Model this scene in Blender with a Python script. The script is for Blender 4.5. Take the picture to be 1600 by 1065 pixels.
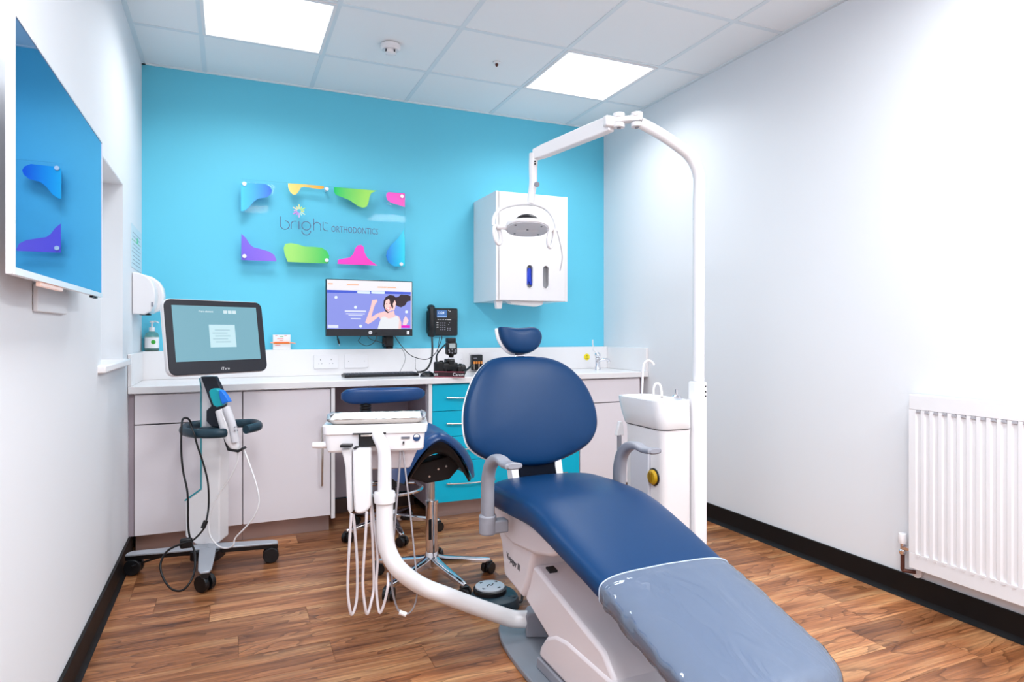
import bpy, bmesh, math, random
from mathutils import Vector, Matrix, noise
random.seed(7)
PI = math.pi
S = bpy.context.scene
COL = S.collection
for o in list(bpy.data.objects): bpy.data.objects.remove(o, do_unlink=True)

# ------------------------------------------------------------------ camera
CH = 1.11; YAW = math.atan(442/1013)
cam_d = bpy.data.cameras.new('camera'); cam = bpy.data.objects.new('camera', cam_d); COL.objects.link(cam)
cam.location = (0, 0, CH); cam.rotation_euler = (PI/2, 0, -YAW)
cam_d.sensor_width = 36; cam_d.lens = 36*1013/1600; cam_d.shift_y = -14.5/1600
cam_d.clip_start = 0.05
S.camera = cam
# ------------------------------------------------------------------ world, lights, exposure
w = bpy.data.worlds.new('world'); S.world = w; w.use_nodes = True
bg = w.node_tree.nodes['Background']; bg.inputs[0].default_value = (0.86, 0.93, 1, 1); bg.inputs[1].default_value = 2.0
S.view_settings.view_transform = 'Standard'; S.view_settings.look = 'None'
S.view_settings.exposure = -0.40; S.view_settings.gamma = 1.0; S.view_settings.use_curve_mapping = False
LX = (0.17, 1.97); LY = (3.38, 0.98, -0.22)  # last row is unseen, added to throw low light on the cabinet fronts
for lx in LX:
    for ly in LY:
        ld = bpy.data.lights.new('panel_light', 'AREA'); ld.shape = 'SQUARE'; ld.size = 0.54
        ld.energy = {3.38: 12.5, .98: 35, -.22: 46}[ly]; ld.color = (0.955, 0.985, 1.0); ld.spread = math.radians(150 if ly > 2 else 176)
        lo = bpy.data.objects.new('panel_light', ld); COL.objects.link(lo); lo.location = (lx, ly, 2.612)

# ------------------------------------------------------------------ materials
def lin(c):
    c = c/255.0
    return c/12.92 if c <= 0.04045 else ((c+0.055)/1.055)**2.4
def rgb(t): return (lin(t[0]), lin(t[1]), lin(t[2]), 1)
MATS = {}
def mat(name, c, rough=0.5, metal=0.0, spec=0.5, coat=0.0, emit=0.0, ecol=None, trans=0.0, ior=1.45, bump=0.0, bscale=200, alpha=1.0, coatr=0.05):
    if name in MATS: return MATS[name]
    m = bpy.data.materials.new(name); m.use_nodes = True
    nt = m.node_tree; p = nt.nodes['Principled BSDF']
    p.inputs['Base Color'].default_value = rgb(c); p.inputs['Roughness'].default_value = rough
    p.inputs['Metallic'].default_value = metal; p.inputs['Specular IOR Level'].default_value = spec
    p.inputs['Coat Weight'].default_value = coat; p.inputs['Coat Roughness'].default_value = coatr
    p.inputs['Transmission Weight'].default_value = trans; p.inputs['IOR'].default_value = ior
    p.inputs['Alpha'].default_value = alpha
    if emit:
        p.inputs['Emission Color'].default_value = rgb(ecol or c); p.inputs['Emission Strength'].default_value = emit
    n = nt.nodes.new('ShaderNodeTexNoise'); n.inputs['Scale'].default_value = bscale; n.inputs['Detail'].default_value = 3
    tc = nt.nodes.new('ShaderNodeTexCoord'); nt.links.new(tc.outputs['Object'], n.inputs['Vector'])
    if bump:
        b = nt.nodes.new('ShaderNodeBump'); b.inputs['Strength'].default_value = bump; b.inputs['Distance'].default_value = 0.002
        nt.links.new(n.outputs['Fac'], b.inputs['Height']); nt.links.new(b.outputs[0], p.inputs['Normal'])
    elif not trans:
        mr = nt.nodes.new('ShaderNodeMapRange'); mr.inputs['To Min'].default_value = max(0, rough*0.93); mr.inputs['To Max'].default_value = min(1, rough*1.07)
        n.inputs['Scale'].default_value = 14
        nt.links.new(n.outputs['Fac'], mr.inputs['Value']); nt.links.new(mr.outputs[0], p.inputs['Roughness'])
    MATS[name] = m
    return m
def gradmat(name, c0, c1, x0, x1, rough=0.25):
    m = mat(name, c0, rough); nt = m.node_tree; p = nt.nodes['Principled BSDF']
    g = nt.nodes.new('ShaderNodeNewGeometry'); s = nt.nodes.new('ShaderNodeSeparateXYZ'); r = nt.nodes.new('ShaderNodeMapRange')
    r.inputs['From Min'].default_value = x0; r.inputs['From Max'].default_value = x1
    mx = nt.nodes.new('ShaderNodeMix'); mx.data_type = 'RGBA'; mx.inputs[6].default_value = rgb(c0); mx.inputs[7].default_value = rgb(c1)
    nt.links.new(g.outputs['Position'], s.inputs[0]); nt.links.new(s.outputs[0], r.inputs['Value']); nt.links.new(r.outputs[0], mx.inputs[0])
    nt.links.new(mx.outputs[2], p.inputs['Base Color'])
    return m
M_wall = mat('white_wall_paint', (231, 234, 239), 0.7, spec=0.3, bump=0.04, bscale=300)
M_blue = mat('turquoise_wall_paint', (108, 209, 236), 0.55, spec=0.3, bump=0.04, bscale=300)
M_ceil = mat('ceiling_tile_white', (243, 247, 250), 0.9, spec=0.2, bump=0.15, bscale=400)
M_tbar = mat('ceiling_bar_white', (226, 236, 242), 0.6)
M_black = mat('black_skirting_vinyl', (14, 12, 13), 0.55, spec=0.3)
M_lam = mat('pale_lilac_laminate', (236, 230, 236), 0.35, spec=0.4)
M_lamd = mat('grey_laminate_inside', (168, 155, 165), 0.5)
M_edge = mat('white_panel_edge', (240, 238, 240), 0.35)
M_top = mat('white_worktop', (240, 238, 240), 0.25, coat=0.2)
M_cyan = mat('cyan_laminate', (0, 186, 220), 0.3, spec=0.4)
M_plinth = mat('brushed_plinth', (172, 150, 146), 0.35, metal=0.6)
M_navy = mat('navy_vinyl', (5, 51, 94), 0.38, spec=0.28, coat=0.0, coatr=0.28, bump=0.12, bscale=420)
M_bnavy = mat('bright_navy_vinyl', (6, 64, 122), 0.33, spec=0.5, coat=0.1, coatr=0.25, bump=0.12, bscale=420)
M_wp = mat('white_plastic', (238, 236, 239), 0.3, coat=0.3)
M_wm = mat('white_enamel_metal', (236, 235, 238), 0.28, coat=0.3)
M_shell = mat('pale_shell_plastic', (226, 219, 224), 0.33, coat=0.2)
M_gp = mat('grey_plastic', (143, 144, 154), 0.4)
M_gp2 = mat('slate_base_paint', (128, 134, 144), 0.35, coat=0.2)
M_bp = mat('black_plastic', (18, 19, 23), 0.38)
M_bg = mat('black_gloss', (8, 9, 12), 0.12)
M_teal = mat('dark_teal_rubber', (26, 54, 68), 0.42)
M_tealline = mat('teal_trim', (30, 150, 165), 0.4)
M_silver = mat('silver_paint', (172, 178, 188), 0.35, metal=0.3)
M_chrome = mat('chrome', (225, 225, 230), 0.08, metal=1.0)
M_steel = mat('steel', (205, 198, 192), 0.25, metal=1.0)
M_hose = mat('white_hose', (216, 208, 212), 0.45)
M_hoseg = mat('grey_hose', (165, 160, 166), 0.45)
M_rad = mat('radiator_enamel', (236, 236, 240), 0.3, coat=0.2)
M_brown = mat('copper_brown', (98, 62, 54), 0.4, metal=0.5)
M_shade = mat('recess_dark', (34, 34, 38), 0.8)
M_glass = mat('clear_glass', (255, 255, 255), 0.0, trans=1.0, ior=1.45)
M_yel = mat('yellow_sticker', (245, 225, 40), 0.5)
M_yelk = mat('yellow_knob', (190, 150, 20), 0.4)
M_green = mat('green_print', (60, 170, 60), 0.5)
M_paper = mat('white_paper', (240, 240, 242), 0.8)
M_orange = mat('orange_plastic', (250, 110, 40), 0.4)
M_dgrey = mat('dark_grey_print', (60, 62, 70), 0.6)
M_logo = mat('slate_letter_print', (92, 112, 150), 0.5)

def wood():
    m = bpy.data.materials.new('walnut_plank'); m.use_nodes = True; nt = m.node_tree; L = nt.links; N = nt.nodes
    p = N['Principled BSDF']; p.inputs['Specular IOR Level'].default_value = 0.45
    g = N.new('ShaderNodeNewGeometry'); oi = N.new('ShaderNodeObjectInfo')
    mul = N.new('ShaderNodeMath'); mul.operation = 'MULTIPLY'; mul.inputs[1].default_value = 57.0; L.new(oi.outputs['Random'], mul.inputs[0])
    cb = N.new('ShaderNodeCombineXYZ'); L.new(mul.outputs[0], cb.inputs[0]); L.new(mul.outputs[0], cb.inputs[1])
    add = N.new('ShaderNodeVectorMath'); add.operation = 'ADD'; L.new(g.outputs['Position'], add.inputs[0]); L.new(cb.outputs[0], add.inputs[1])
    mp = N.new('ShaderNodeMapping'); mp.inputs['Scale'].default_value = (0.8, 3.6, 1); L.new(add.outputs[0], mp.inputs[0])
    n1 = N.new('ShaderNodeTexNoise'); n1.inputs['Scale'].default_value = 1.25; n1.inputs['Detail'].default_value = 3.0; n1.inputs['Roughness'].default_value = 0.5; n1.inputs['Distortion'].default_value = 0.35
    L.new(mp.outputs[0], n1.inputs['Vector'])
    # cathedral rings: fractional contour lines of a stretched noise
    m2 = N.new('ShaderNodeMath'); m2.operation = 'MULTIPLY'; m2.inputs[1].default_value = 13.0; L.new(n1.outputs['Fac'], m2.inputs[0])
    fr = N.new('ShaderNodeMath'); fr.operation = 'FRACT'; L.new(m2.outputs[0], fr.inputs[0])
    mp3 = N.new('ShaderNodeMapping'); mp3.inputs['Scale'].default_value = (5, 120, 1); L.new(add.outputs[0], mp3.inputs[0])
    n3 = N.new('ShaderNodeTexNoise'); n3.inputs['Scale'].default_value = 1.0; n3.inputs['Detail'].default_value = 5; L.new(mp3.outputs[0], n3.inputs['Vector'])
    mp4 = N.new('ShaderNodeMapping'); mp4.inputs['Scale'].default_value = (1.3, 13, 1); L.new(add.outputs[0], mp4.inputs[0])
    n4 = N.new('ShaderNodeTexNoise'); n4.inputs['Scale'].default_value = 1.0; n4.inputs['Detail'].default_value = 3; L.new(mp4.outputs[0], n4.inputs['Vector'])
    r1 = N.new('ShaderNodeValToRGB'); L.new(n4.outputs['Fac'], r1.inputs[0])
    e = r1.color_ramp.elements; e[0].position = 0.30; e[0].color = rgb((122, 72, 42)); e[1].position = 0.72; e[1].color = rgb((222, 168, 118))
    x = r1.color_ramp.elements.new(0.5); x.color = rgb((180, 118, 76))
    r2 = N.new('ShaderNodeValToRGB'); L.new(fr.outputs[0], r2.inputs[0])
    e = r2.color_ramp.elements; e[0].position = 0.0; e[0].color = (0.40, 0.36, 0.33, 1); e[1].position = 1.0; e[1].color = (1, 1, 1, 1)
    x = r2.color_ramp.elements.new(0.22); x.color = (0.84, 0.80, 0.77, 1)
    mx = N.new('ShaderNodeMix'); mx.data_type = 'RGBA'; mx.blend_type = 'MULTIPLY'; mx.inputs[0].default_value = 0.85
    L.new(r1.outputs[0], mx.inputs[6]); L.new(r2.outputs[0], mx.inputs[7])
    r3 = N.new('ShaderNodeMapRange'); L.new(n3.outputs['Fac'], r3.inputs['Value']); r3.inputs['From Min'].default_value = 0.3; r3.inputs['From Max'].default_value = 0.7
    r3.inputs['To Min'].default_value = 0.62; r3.inputs['To Max'].default_value = 1.25
    mx2 = N.new('ShaderNodeMix'); mx2.data_type = 'RGBA'; mx2.blend_type = 'MULTIPLY'; mx2.inputs[0].default_value = 1
    L.new(mx.outputs[2], mx2.inputs[6]); L.new(r3.outputs[0], mx2.inputs[7])
    rr = N.new('ShaderNodeMapRange'); rr.inputs['To Min'].default_value = 0.66; rr.inputs['To Max'].default_value = 1.16; L.new(oi.outputs['Random'], rr.inputs['Value'])
    mx3 = N.new('ShaderNodeMix'); mx3.data_type = 'RGBA'; mx3.blend_type = 'MULTIPLY'; mx3.inputs[0].default_value = 1
    L.new(mx2.outputs[2], mx3.inputs[6]); L.new(rr.outputs[0], mx3.inputs[7]); L.new(mx3.outputs[2], p.inputs['Base Color'])
    p.inputs['Roughness'].default_value = 0.33
    b = N.new('ShaderNodeBump'); b.inputs['Strength'].default_value = 0.15; b.inputs['Distance'].default_value = 0.001
    L.new(n3.outputs['Fac'], b.inputs['Height']); L.new(b.outputs[0], p.inputs['Normal'])
    return m
M_wood = wood()

# ------------------------------------------------------------------ mesh helpers (all in world metres)
F = Vector((math.sin(YAW), math.cos(YAW), 0)); R = Vector((math.cos(YAW), -math.sin(YAW), 0))
def at(px, py, d):      # measured point of the photograph at its real distance d in metres -> world
    return F*d + R*((px-800)/1013*d) + Vector((0, 0, CH + (518-py)/1013*d))
def new(): return bmesh.new()
def box(bm, a, b, rot=None, piv=None):
    a = Vector(a); b = Vector(b); c = (a+b)/2; s = b-a
    mx = Matrix.Translation(c) @ Matrix.Diagonal((abs(s.x), abs(s.y), abs(s.z), 1))
    if rot is not None:
        pv = Vector(piv) if piv is not None else c
        mx = Matrix.Translation(pv) @ rot @ Matrix.Translation(-pv) @ mx
    bmesh.ops.create_cube(bm, size=1, matrix=mx)
    return bm
def B(*ab): return box(new(), *ab)
def cyl(bm, p0, p1, r0, r1=None, n=24):
    p0 = Vector(p0); p1 = Vector(p1); r1 = r0 if r1 is None else r1
    d = p1-p0; q = d.to_track_quat('Z', 'Y').to_matrix().to_4x4()
    bmesh.ops.create_cone(bm, cap_ends=True, segments=n, radius1=r0, radius2=r1, depth=d.length, matrix=Matrix.Translation((p0+p1)/2) @ q)
    return bm
def ball(bm, c, r, sc=(1, 1, 1), n=20):
    bmesh.ops.create_uvsphere(bm, u_segments=n, v_segments=n//2, radius=r, matrix=Matrix.Translation(Vector(c)) @ Matrix.Diagonal((*sc, 1)))
    return bm
def smooth_pts(pts, k=6, closed=False):
    pts = [Vector(p) for p in pts]; n = len(pts); out = []
    for i in range(n if closed else n-1):
        if closed: p0, p1, p2, p3 = pts[(i-1) % n], pts[i], pts[(i+1) % n], pts[(i+2) % n]
        else: p0, p1, p2, p3 = pts[max(i-1, 0)], pts[i], pts[i+1], pts[min(i+2, n-1)]
        for j in range(k):
            t = j/k
            out.append(0.5*((2*p1) + (p2-p0)*t + (2*p0-5*p1+4*p2-p3)*t*t + (3*p1-p0-3*p2+p3)*t**3))
    if not closed: out.append(pts[-1])
    return out
def rings(bm, rs, closed=False, caps=True):
    vs = [[bm.verts.new(p) for p in r] for r in rs]; n = len(vs[0])
    m = len(vs)
    for i in range(m if closed else m-1):
        a = vs[i]; b = vs[(i+1) % m]
        for j in range(n): bm.faces.new((a[j], a[(j+1) % n], b[(j+1) % n], b[j]))
    if caps and not closed:
        bm.faces.new(vs[0][::-1]); bm.faces.new(vs[-1])
    bmesh.ops.recalc_face_normals(bm, faces=bm.faces[:])
    return bm
def tube(bm, pts, r, n=10, k=6, closed=False, flat=1.0, up=(0, 0, 1)):
    P = smooth_pts(pts, k, closed) if k > 1 else [Vector(p) for p in pts]
    rr = r if callable(r) else (lambda t: r)
    rs = []; m = len(P); ref = None
    for i, p in enumerate(P):
        if closed: d = P[(i+1) % m]-P[i-1]
        else: d = P[min(i+1, m-1)]-P[max(i-1, 0)]
        if d.length < 1e-9: d = Vector((0, 0, 1))
        d.normalize()
        if ref is None:
            ref = Vector(up)
            if abs(ref.dot(d)) > 0.9: ref = Vector((1, 0, 0)) if abs(d.x) < 0.9 else Vector((0, 1, 0))
        a = (ref - d*ref.dot(d)).normalized(); b = d.cross(a); ref = a
        q = rr(i/max(1, m-1))
        rs.append([p + a*math.cos(2*PI*j/n)*q*flat + b*math.sin(2*PI*j/n)*q for j in range(n)])
    return rings(bm, rs, closed)
def lathe(bm, prof, o, n=28, axis=(0, 0, 1)):
    q = Vector(axis).to_track_quat('Z', 'Y').to_matrix(); o = Vector(o)
    return rings(bm, [[o + q @ Vector((max(r, 1e-4)*math.cos(2*PI*j/n), max(r, 1e-4)*math.sin(2*PI*j/n), z)) for j in range(n)] for r, z in prof])
def prism(bm, pts, fr, depth):     # pts 2-D in frame fr = (origin, u, v); extruded along u x v by depth
    o, u, v = [Vector(q) for q in fr]; nrm = u.cross(v).normalized()
    a = [bm.verts.new(o + u*x + v*y) for x, y in pts]; b = [bm.verts.new(o + u*x + v*y + nrm*depth) for x, y in pts]
    bm.faces.new(a[::-1]); bm.faces.new(b); n = len(pts)
    for i in range(n): bm.faces.new((a[i], a[(i+1) % n], b[(i+1) % n], b[i]))
    bmesh.ops.recalc_face_normals(bm, faces=bm.faces[:])
    return bm
def rrect(w, h, r, n=5, cx=0, cy=0):
    o = []
    for k, (sx, sy) in enumerate(((1, 1), (-1, 1), (-1, -1), (1, -1))):
        for j in range(n+1):
            a = PI/2*(k + j/n); o.append((cx + sx*(w/2-r) + r*math.cos(a), cy + sy*(h/2-r) + r*math.sin(a)))
    return o
ORG = {}
def obj(name, bm, m, parent=None, bevel=0.0, seg=2, ang=35, origin=None, kind=None, sub=0):
    if parent is not None: o0 = ORG[parent.name]
    elif origin is not None: o0 = Vector(origin)
    else:
        xs = [v.co for v in bm.verts]
        o0 = Vector(((min(v.x for v in xs)+max(v.x for v in xs))/2, (min(v.y for v in xs)+max(v.y for v in xs))/2, min(v.z for v in xs)))
    bmesh.ops.translate(bm, verts=bm.verts[:], vec=-o0)
    me = bpy.data.meshes.new(name); bm.to_mesh(me); bm.free()
    me.polygons.foreach_set('use_smooth', [True]*len(me.polygons))
    try: me.set_sharp_from_angle(angle=math.radians(ang))
    except Exception: pass
    ob = bpy.data.objects.new(name, me); COL.objects.link(ob)
    me.materials.append(m)
    if parent is not None: ob.parent = parent
    else: ob.location = o0
    ORG[ob.name] = o0.copy()
    if bevel:
        md = ob.modifiers.new('bevel', 'BEVEL'); md.width = bevel; md.segments = seg; md.limit_method = 'ANGLE'; md.angle_limit = math.radians(40)
        md.harden_normals = False
    if sub:
        md = ob.modifiers.new('sub', 'SUBSURF'); md.levels = sub; md.render_levels = sub
    if kind: ob['kind'] = kind
    return ob
def tag(o, label, cat, group=None):
    o['label'] = label; o['category'] = cat
    if group: o['group'] = group
    return o
def thing(name, label, cat, loc, group=None):
    o = bpy.data.objects.new(name, None); COL.objects.link(o); o.location = loc; o.empty_display_size = 0.1
    ORG[o.name] = Vector(loc)
    return tag(o, label, cat, group)
def struct(name, bm, m, **k):
    return obj(name, bm, m, kind='structure', origin=(0, 0, 0), **k)
def text(name, s, size, o, u, v, m, parent, extrude=0.0006, sx=1.0, align='CENTER'):
    cu = bpy.data.curves.new(name, 'FONT'); cu.body = s; cu.size = size; cu.extrude = extrude/size*size; cu.align_x = align; cu.align_y = 'CENTER'; cu.resolution_u = 2
    t = bpy.data.objects.new('tmp', cu); COL.objects.link(t)
    dg = bpy.context.evaluated_depsgraph_get(); me = bpy.data.meshes.new_from_object(t.evaluated_get(dg))
    bpy.data.objects.remove(t); bm = new(); bm.from_mesh(me); bpy.data.meshes.remove(me)
    u = Vector(u).normalized(); v = Vector(v).normalized(); n = u.cross(v)
    mx = Matrix(((u.x*sx, v.x, n.x, o[0]), (u.y*sx, v.y, n.y, o[1]), (u.z*sx, v.z, n.z, o[2]), (0, 0, 0, 1)))
    bmesh.ops.transform(bm, matrix=mx, verts=bm.verts[:])
    return obj(name, bm, m, parent)

# ------------------------------------------------------------------ room shell
XL, XR, YB, YF, ZC = -0.455, 2.6, 4.22, -2.4, 2.63
floor = struct('floor', B((XL-.15, YF-.1, -0.06), (XR+.1, YB+.1, -0.006)), mat('subfloor', (70, 45, 30), 0.8))
PW = 0.168; JO = {3: -0.275, 2: -0.07, 0: 0.03, -1: 0.33, -2: 0.625, -4: 1.06, -6: 1.15}
npl = 0
for k in range(-29, 11):
    y0 = 2.4 + k*PW; y1 = y0 + PW
    if y1 < YF or y0 > YB: continue
    y1 = min(y1, YB)
    j = JO.get(k, random.uniform(-0.45, 0.7))
    x = j - 1.2
    while x < XR:
        a = max(x, XL); b = min(x+1.2, XR)
        if b-a > 0.01:
            bm = B((a+.0005, y0+.0005, -0.006), (b-.0005, y1-.0005, 0.0))
            obj('plank', bm, M_wood, floor); npl += 1
        x += 1.2
struct('wall_back', B((XL-.15, YB, 0), (XR+.1, YB+.1, ZC+.05)), M_blue)
struct('wall_right', B((XR, YF-.1, 0), (XR+.1, YB, ZC+.05)), M_wall)
struct('wall_front', B((XL-.15, YF-.1, 0), (XR, YF, ZC+.05)), M_wall)
bm = new(); WY0, WY1, WZ0, WZ1, WD = 2.93, 3.5, 0.98, 1.8, 0.26
for a, b in (((XL-WD, YF-.1, 0), (XL, WY0, ZC+.05)), ((XL-WD, WY1, 0), (XL, YB, ZC+.05)), ((XL-WD, WY0, 0), (XL, WY1, WZ0)), ((XL-WD, WY0, WZ1), (XL, WY1, ZC+.05))): box(bm, a, b)
struct('wall_left', bm, M_wall)
bm = new()
for a, b in (((-.66, WY0, WZ0), (-.60, WY0+.05, WZ1)), ((-.66, WY1-.05, WZ0), (-.60, WY1, WZ1)), ((-.66, WY0, WZ1-.05), (-.60, WY1, WZ1)), ((-.66, WY0, WZ0), (-.60, WY1, WZ0+.05)), ((-.655, 3.19, WZ0), (-.605, 3.22, WZ1))): box(bm, a, b)
win = struct('window_1', bm, M_edge, bevel=.003)
M_frost = mat('frosted_pane', (235, 240, 242), 0.6, trans=0.8, ior=1.3)
obj('pane', B((-.635, WY0+.05, WZ0+.05), (-.629, 3.19, WZ1-.05)), M_frost, win)
obj('pane', B((-.635, 3.22, WZ0+.05), (-.629, WY1-.05, WZ1-.05)), M_frost, win)
obj('sill', B((-.60, WY0-.06, WZ0-.028), (-.428, WY1+.07, WZ0+.002)), M_edge, win, bevel=.006)
obj('reveal_lining', B((-.60, WY0, WZ1-.004), (-.456, WY1, WZ1)), M_edge, win)
for nm, x0, x1 in (('baseboard_left', XL, XL+.012), ('baseboard_right', XR-.012, XR)):
    bb = struct(nm, B((x0, YF, 0), (x1, 3.74 if nm == 'baseboard_left' else YB, .1)), M_black, bevel=.003)
    xx = x1 if nm == 'baseboard_left' else x0; sg = 1 if nm == 'baseboard_left' else -1
    prof = [(0, 0), (0.014*sg, 0), (0.009*sg, 0.003), (0.003*sg, 0.009), (0, 0.02)]
    obj('cove', prism(new(), prof, ((xx, YF, 0.0005), (1, 0, 0), (0, 0, 1)), -(3.7-YF)), mat('cove_vinyl', (16, 16, 19), 0.6, spec=.3), bb)
# ceiling grid: bars, tiles, light panels
ceil = struct('ceiling', B((XL-.15, YF-.1, ZC+.03), (XR+.1, YB+.1, ZC+.08)), M_ceil)
GX = [XL, -.13, .47, 1.07, 1.67, 2.27, XR]; GY = [YF, -1.72, -1.12, -.52, .08, .68, 1.28, 1.88, 2.48, 3.08, 3.68, YB]
for gx in GX[1:-1]: obj('grid_bar', B((gx-.012, YF, ZC), (gx+.012, YB, ZC+.01)), M_tbar, ceil)
for gy in GY[1:-1]: obj('grid_bar', B((XL, gy-.012, ZC+.0003), (XR, gy+.012, ZC+.0097)), M_tbar, ceil)
obj('edge_angle', B((XL, YF, ZC-.001), (XL+.022, YB, ZC+.01)), M_tbar, ceil)
obj('edge_angle', B((XR-.022, YF, ZC-.001), (XR, YB, ZC+.01)), M_tbar, ceil)
obj('edge_angle', B((XL, YB-.02, ZC-.001), (XR, YB, ZC+.01)), M_ceil, ceil)
PAN = [(1, 9), (4, 9), (1, 5), (4, 5), (1, 3), (4, 3)]  # last pair of panels is added behind the camera as fill light
M_diff = mat('lit_diffuser', (255, 255, 255), 0.5, emit=1.6)
for i in range(6):
    for j in range(11):
        if (i, j) in PAN: continue
        obj('ceiling_tile', B((GX[i]+.008, GY[j]+.008, ZC+.003), (GX[i+1]-.008, GY[j+1]-.008, ZC+.02)), M_ceil, ceil)
pl = ['square lit ceiling panel at the top left, above the tablet cart', 'square lit ceiling panel on the right, above the dental lamp arm', 'lit ceiling panel behind the camera over the left side', 'lit ceiling panel behind the camera over the right side', 'added unseen ceiling panel at the rear left, brightening the cabinet fronts', 'added unseen ceiling panel at the rear right, brightening the cabinet fronts']
for (i, j), lb in zip(PAN, pl):
    x0, x1, y0, y1 = GX[i], GX[i+1], GY[j], GY[j+1]
    t = thing('ceiling_light', lb, 'ceiling light', ((x0+x1)/2, (y0+y1)/2, ZC), 'square ceiling panels')
    bm = new()
    for a, b in (((x0+.006, y0+.006), (x0+.022, y1-.006)), ((x1-.022, y0+.006), (x1-.006, y1-.006)), ((x0+.022, y0+.006), (x1-.022, y0+.022)), ((x0+.022, y1-.022), (x1-.022, y1-.006))):
        box(bm, (*a, ZC-.004), (*b, ZC+.012))
    obj('frame', bm, M_edge, t); obj('diffuser', B((x0+.022, y0+.022, ZC-.001), (x1-.022, y1-.022, ZC+.01)), M_diff, t)
t = thing('smoke_detector', 'round white smoke detector on the ceiling beside the left light panel', 'smoke detector', (.784, 3.408, ZC))
obj('base', lathe(new(), [(.05, 0), (.054, -.006), (.052, -.022), (.044, -.03), (0, -.03)], (.784, 3.408, ZC)), M_wp, t)
obj('sensor_chamber', lathe(new(), [(.03, -.03), (.03, -.046), (.018, -.052), (0, -.052)], (.784, 3.408, ZC)), M_edge, t)
for k in range(4):
    a = k*PI/2+.5; c = Vector((.784+.03*math.cos(a), 3.408+.03*math.sin(a), ZC-.038)); obj('vent', box(new(), c-Vector((.004, .004, .006)), c+Vector((.004, .004, .006))), M_dgrey, t)
t = thing('ceiling_sensor', 'tiny white sensor with a dark tip in the ceiling, left of the right light panel', 'sensor', (1.387, 3.395, ZC))
obj('collar', lathe(new(), [(.022, 0), (.022, -.003), (.008, -.006), (0, -.006)], (1.387, 3.395, ZC)), M_edge, t)
obj('tip', lathe(new(), [(.008, -.006), (.009, -.014), (.003, -.022), (0, -.022)], (1.387, 3.395, ZC)), M_brown, t)

# ------------------------------------------------------------------ fitted furniture
FY = 3.67; CY = 3.72
def handle_h(x0, x1, z, par, bow=.0):
    bm = tube(new(), [(x0, FY-.018, z), (x0+.02, FY-.024, z-bow*.3), ((x0+x1)/2, FY-.03, z-bow), (x1-.02, FY-.024, z-bow*.3), (x1, FY-.018, z)], .0045, 8)
    for x in (x0+.025, x1-.025): cyl(bm, (x, FY-.022, z), (x, FY, z), .004, n=8)
    return obj('handle', bm, M_steel, par)
def carcass(t, x0, x1, m, ztop=.804, zb=.10):
    bm = new()
    box(bm, (x0, FY+.02, zb), (x0+.016, 4.18, ztop)); box(bm, (x1-.016, FY+.02, zb), (x1, 4.18, ztop)); box(bm, (x0+.016, FY+.02, zb), (x1-.016, 4.18, zb+.018)); box(bm, (x0+.016, 4.16, zb+.018), (x1-.016, 4.18, ztop)); box(bm, (x0+.016, FY+.02, ztop-.016), (x1-.016, 4.16, ztop))
    obj('carcass', bm, m, t)
    obj('plinth', B((x0, 3.74, 0.001), (x1, 3.758, zb-.001)), M_plinth, t)
t = thing('base_cabinet', 'pale lilac cabinet with a drawer front over a door, behind the tablet cart', 'cabinet', (-.18, 3.9, 0))
carcass(t, -.43, .064, M_lam)
obj('drawer_front', B((-.427, FY, .652), (.0615, FY+.018, .797)), M_lam, t, bevel=.0015)
obj('door', B((-.427, FY, .102), (.0615, FY+.018, .646)), M_lam, t, bevel=.0015)
obj('filler_panel', B((-.4548, FY+.012, .1), (-.4305, FY+.03, .804)), M_lamd, t)
t = thing('base_cabinet', 'pale lilac single door cabinet with a long upright bar handle', 'cabinet', (.29, 3.9, 0))
carcass(t, .066, .512, M_lam)
d = obj('door', B((.068, FY, .102), (.510, FY+.018, .797)), M_lam, t, bevel=.0015)
bm = tube(new(), [(.464, FY-.02, .27), (.464, FY-.027, .35), (.464, FY-.032, .43), (.464, FY-.027, .51), (.464, FY-.02, .59)], .0065, 8)
for z in (.30, .56): cyl(bm, (.464, FY-.022, z), (.464, FY, z), .004, n=8)
obj('handle', bm, M_steel, d)
def knee():
    t = thing('knee_recess', 'open knee space with grey back panel under the worktop, behind the stools', 'cabinet', (.8, 3.9, 0))
    obj('side_panel', B((.514, FY-.012, .085), (.534, 4.18, .804)), M_edge, t, bevel=.001)
    obj('side_panel', B((1.066, FY-.012, .085), (1.087, 4.18, .804)), M_edge, t, bevel=.001)
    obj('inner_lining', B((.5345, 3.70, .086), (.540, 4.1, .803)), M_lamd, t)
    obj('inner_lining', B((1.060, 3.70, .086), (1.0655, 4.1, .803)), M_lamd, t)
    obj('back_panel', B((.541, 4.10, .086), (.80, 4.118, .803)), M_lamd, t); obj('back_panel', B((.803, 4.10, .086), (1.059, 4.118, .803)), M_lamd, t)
    obj('plinth', B((.514, 4.06, .001), (1.087, 4.078, .085)), mat('dark_plinth', (70, 52, 48), .5), t)
knee()
for x0, x1, lb in ((1.089, 1.583, 'cyan four drawer cabinet beside the knee space, left of the dental chair'), (1.586, 2.078, 'cyan four drawer cabinet mostly hidden behind the dental chair backrest')):
    t = thing('drawer_cabinet', lb, 'cabinet', ((x0+x1)/2, 3.9, 0), 'cyan drawer cabinets')
    carcass(t, x0, x1, M_cyan)
    for z0, z1, hz in ((.642, .797, .722), (.489, .639, .570), (.343, .486, .418), (.102, .340, .215)):
        dr = obj('drawer', B((x0+.003, FY, z0), (x1-.003, FY+.018, z1)), M_cyan, t, bevel=.0015)
        handle_h(x0+.085, x1-.10, hz, dr, .006)
t = thing('sink_cabinet', 'pale lilac cabinet under the sink at the right end of the worktop', 'cabinet', (2.31, 3.9, 0))
carcass(t, 2.08, 2.546, M_lam)
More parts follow.
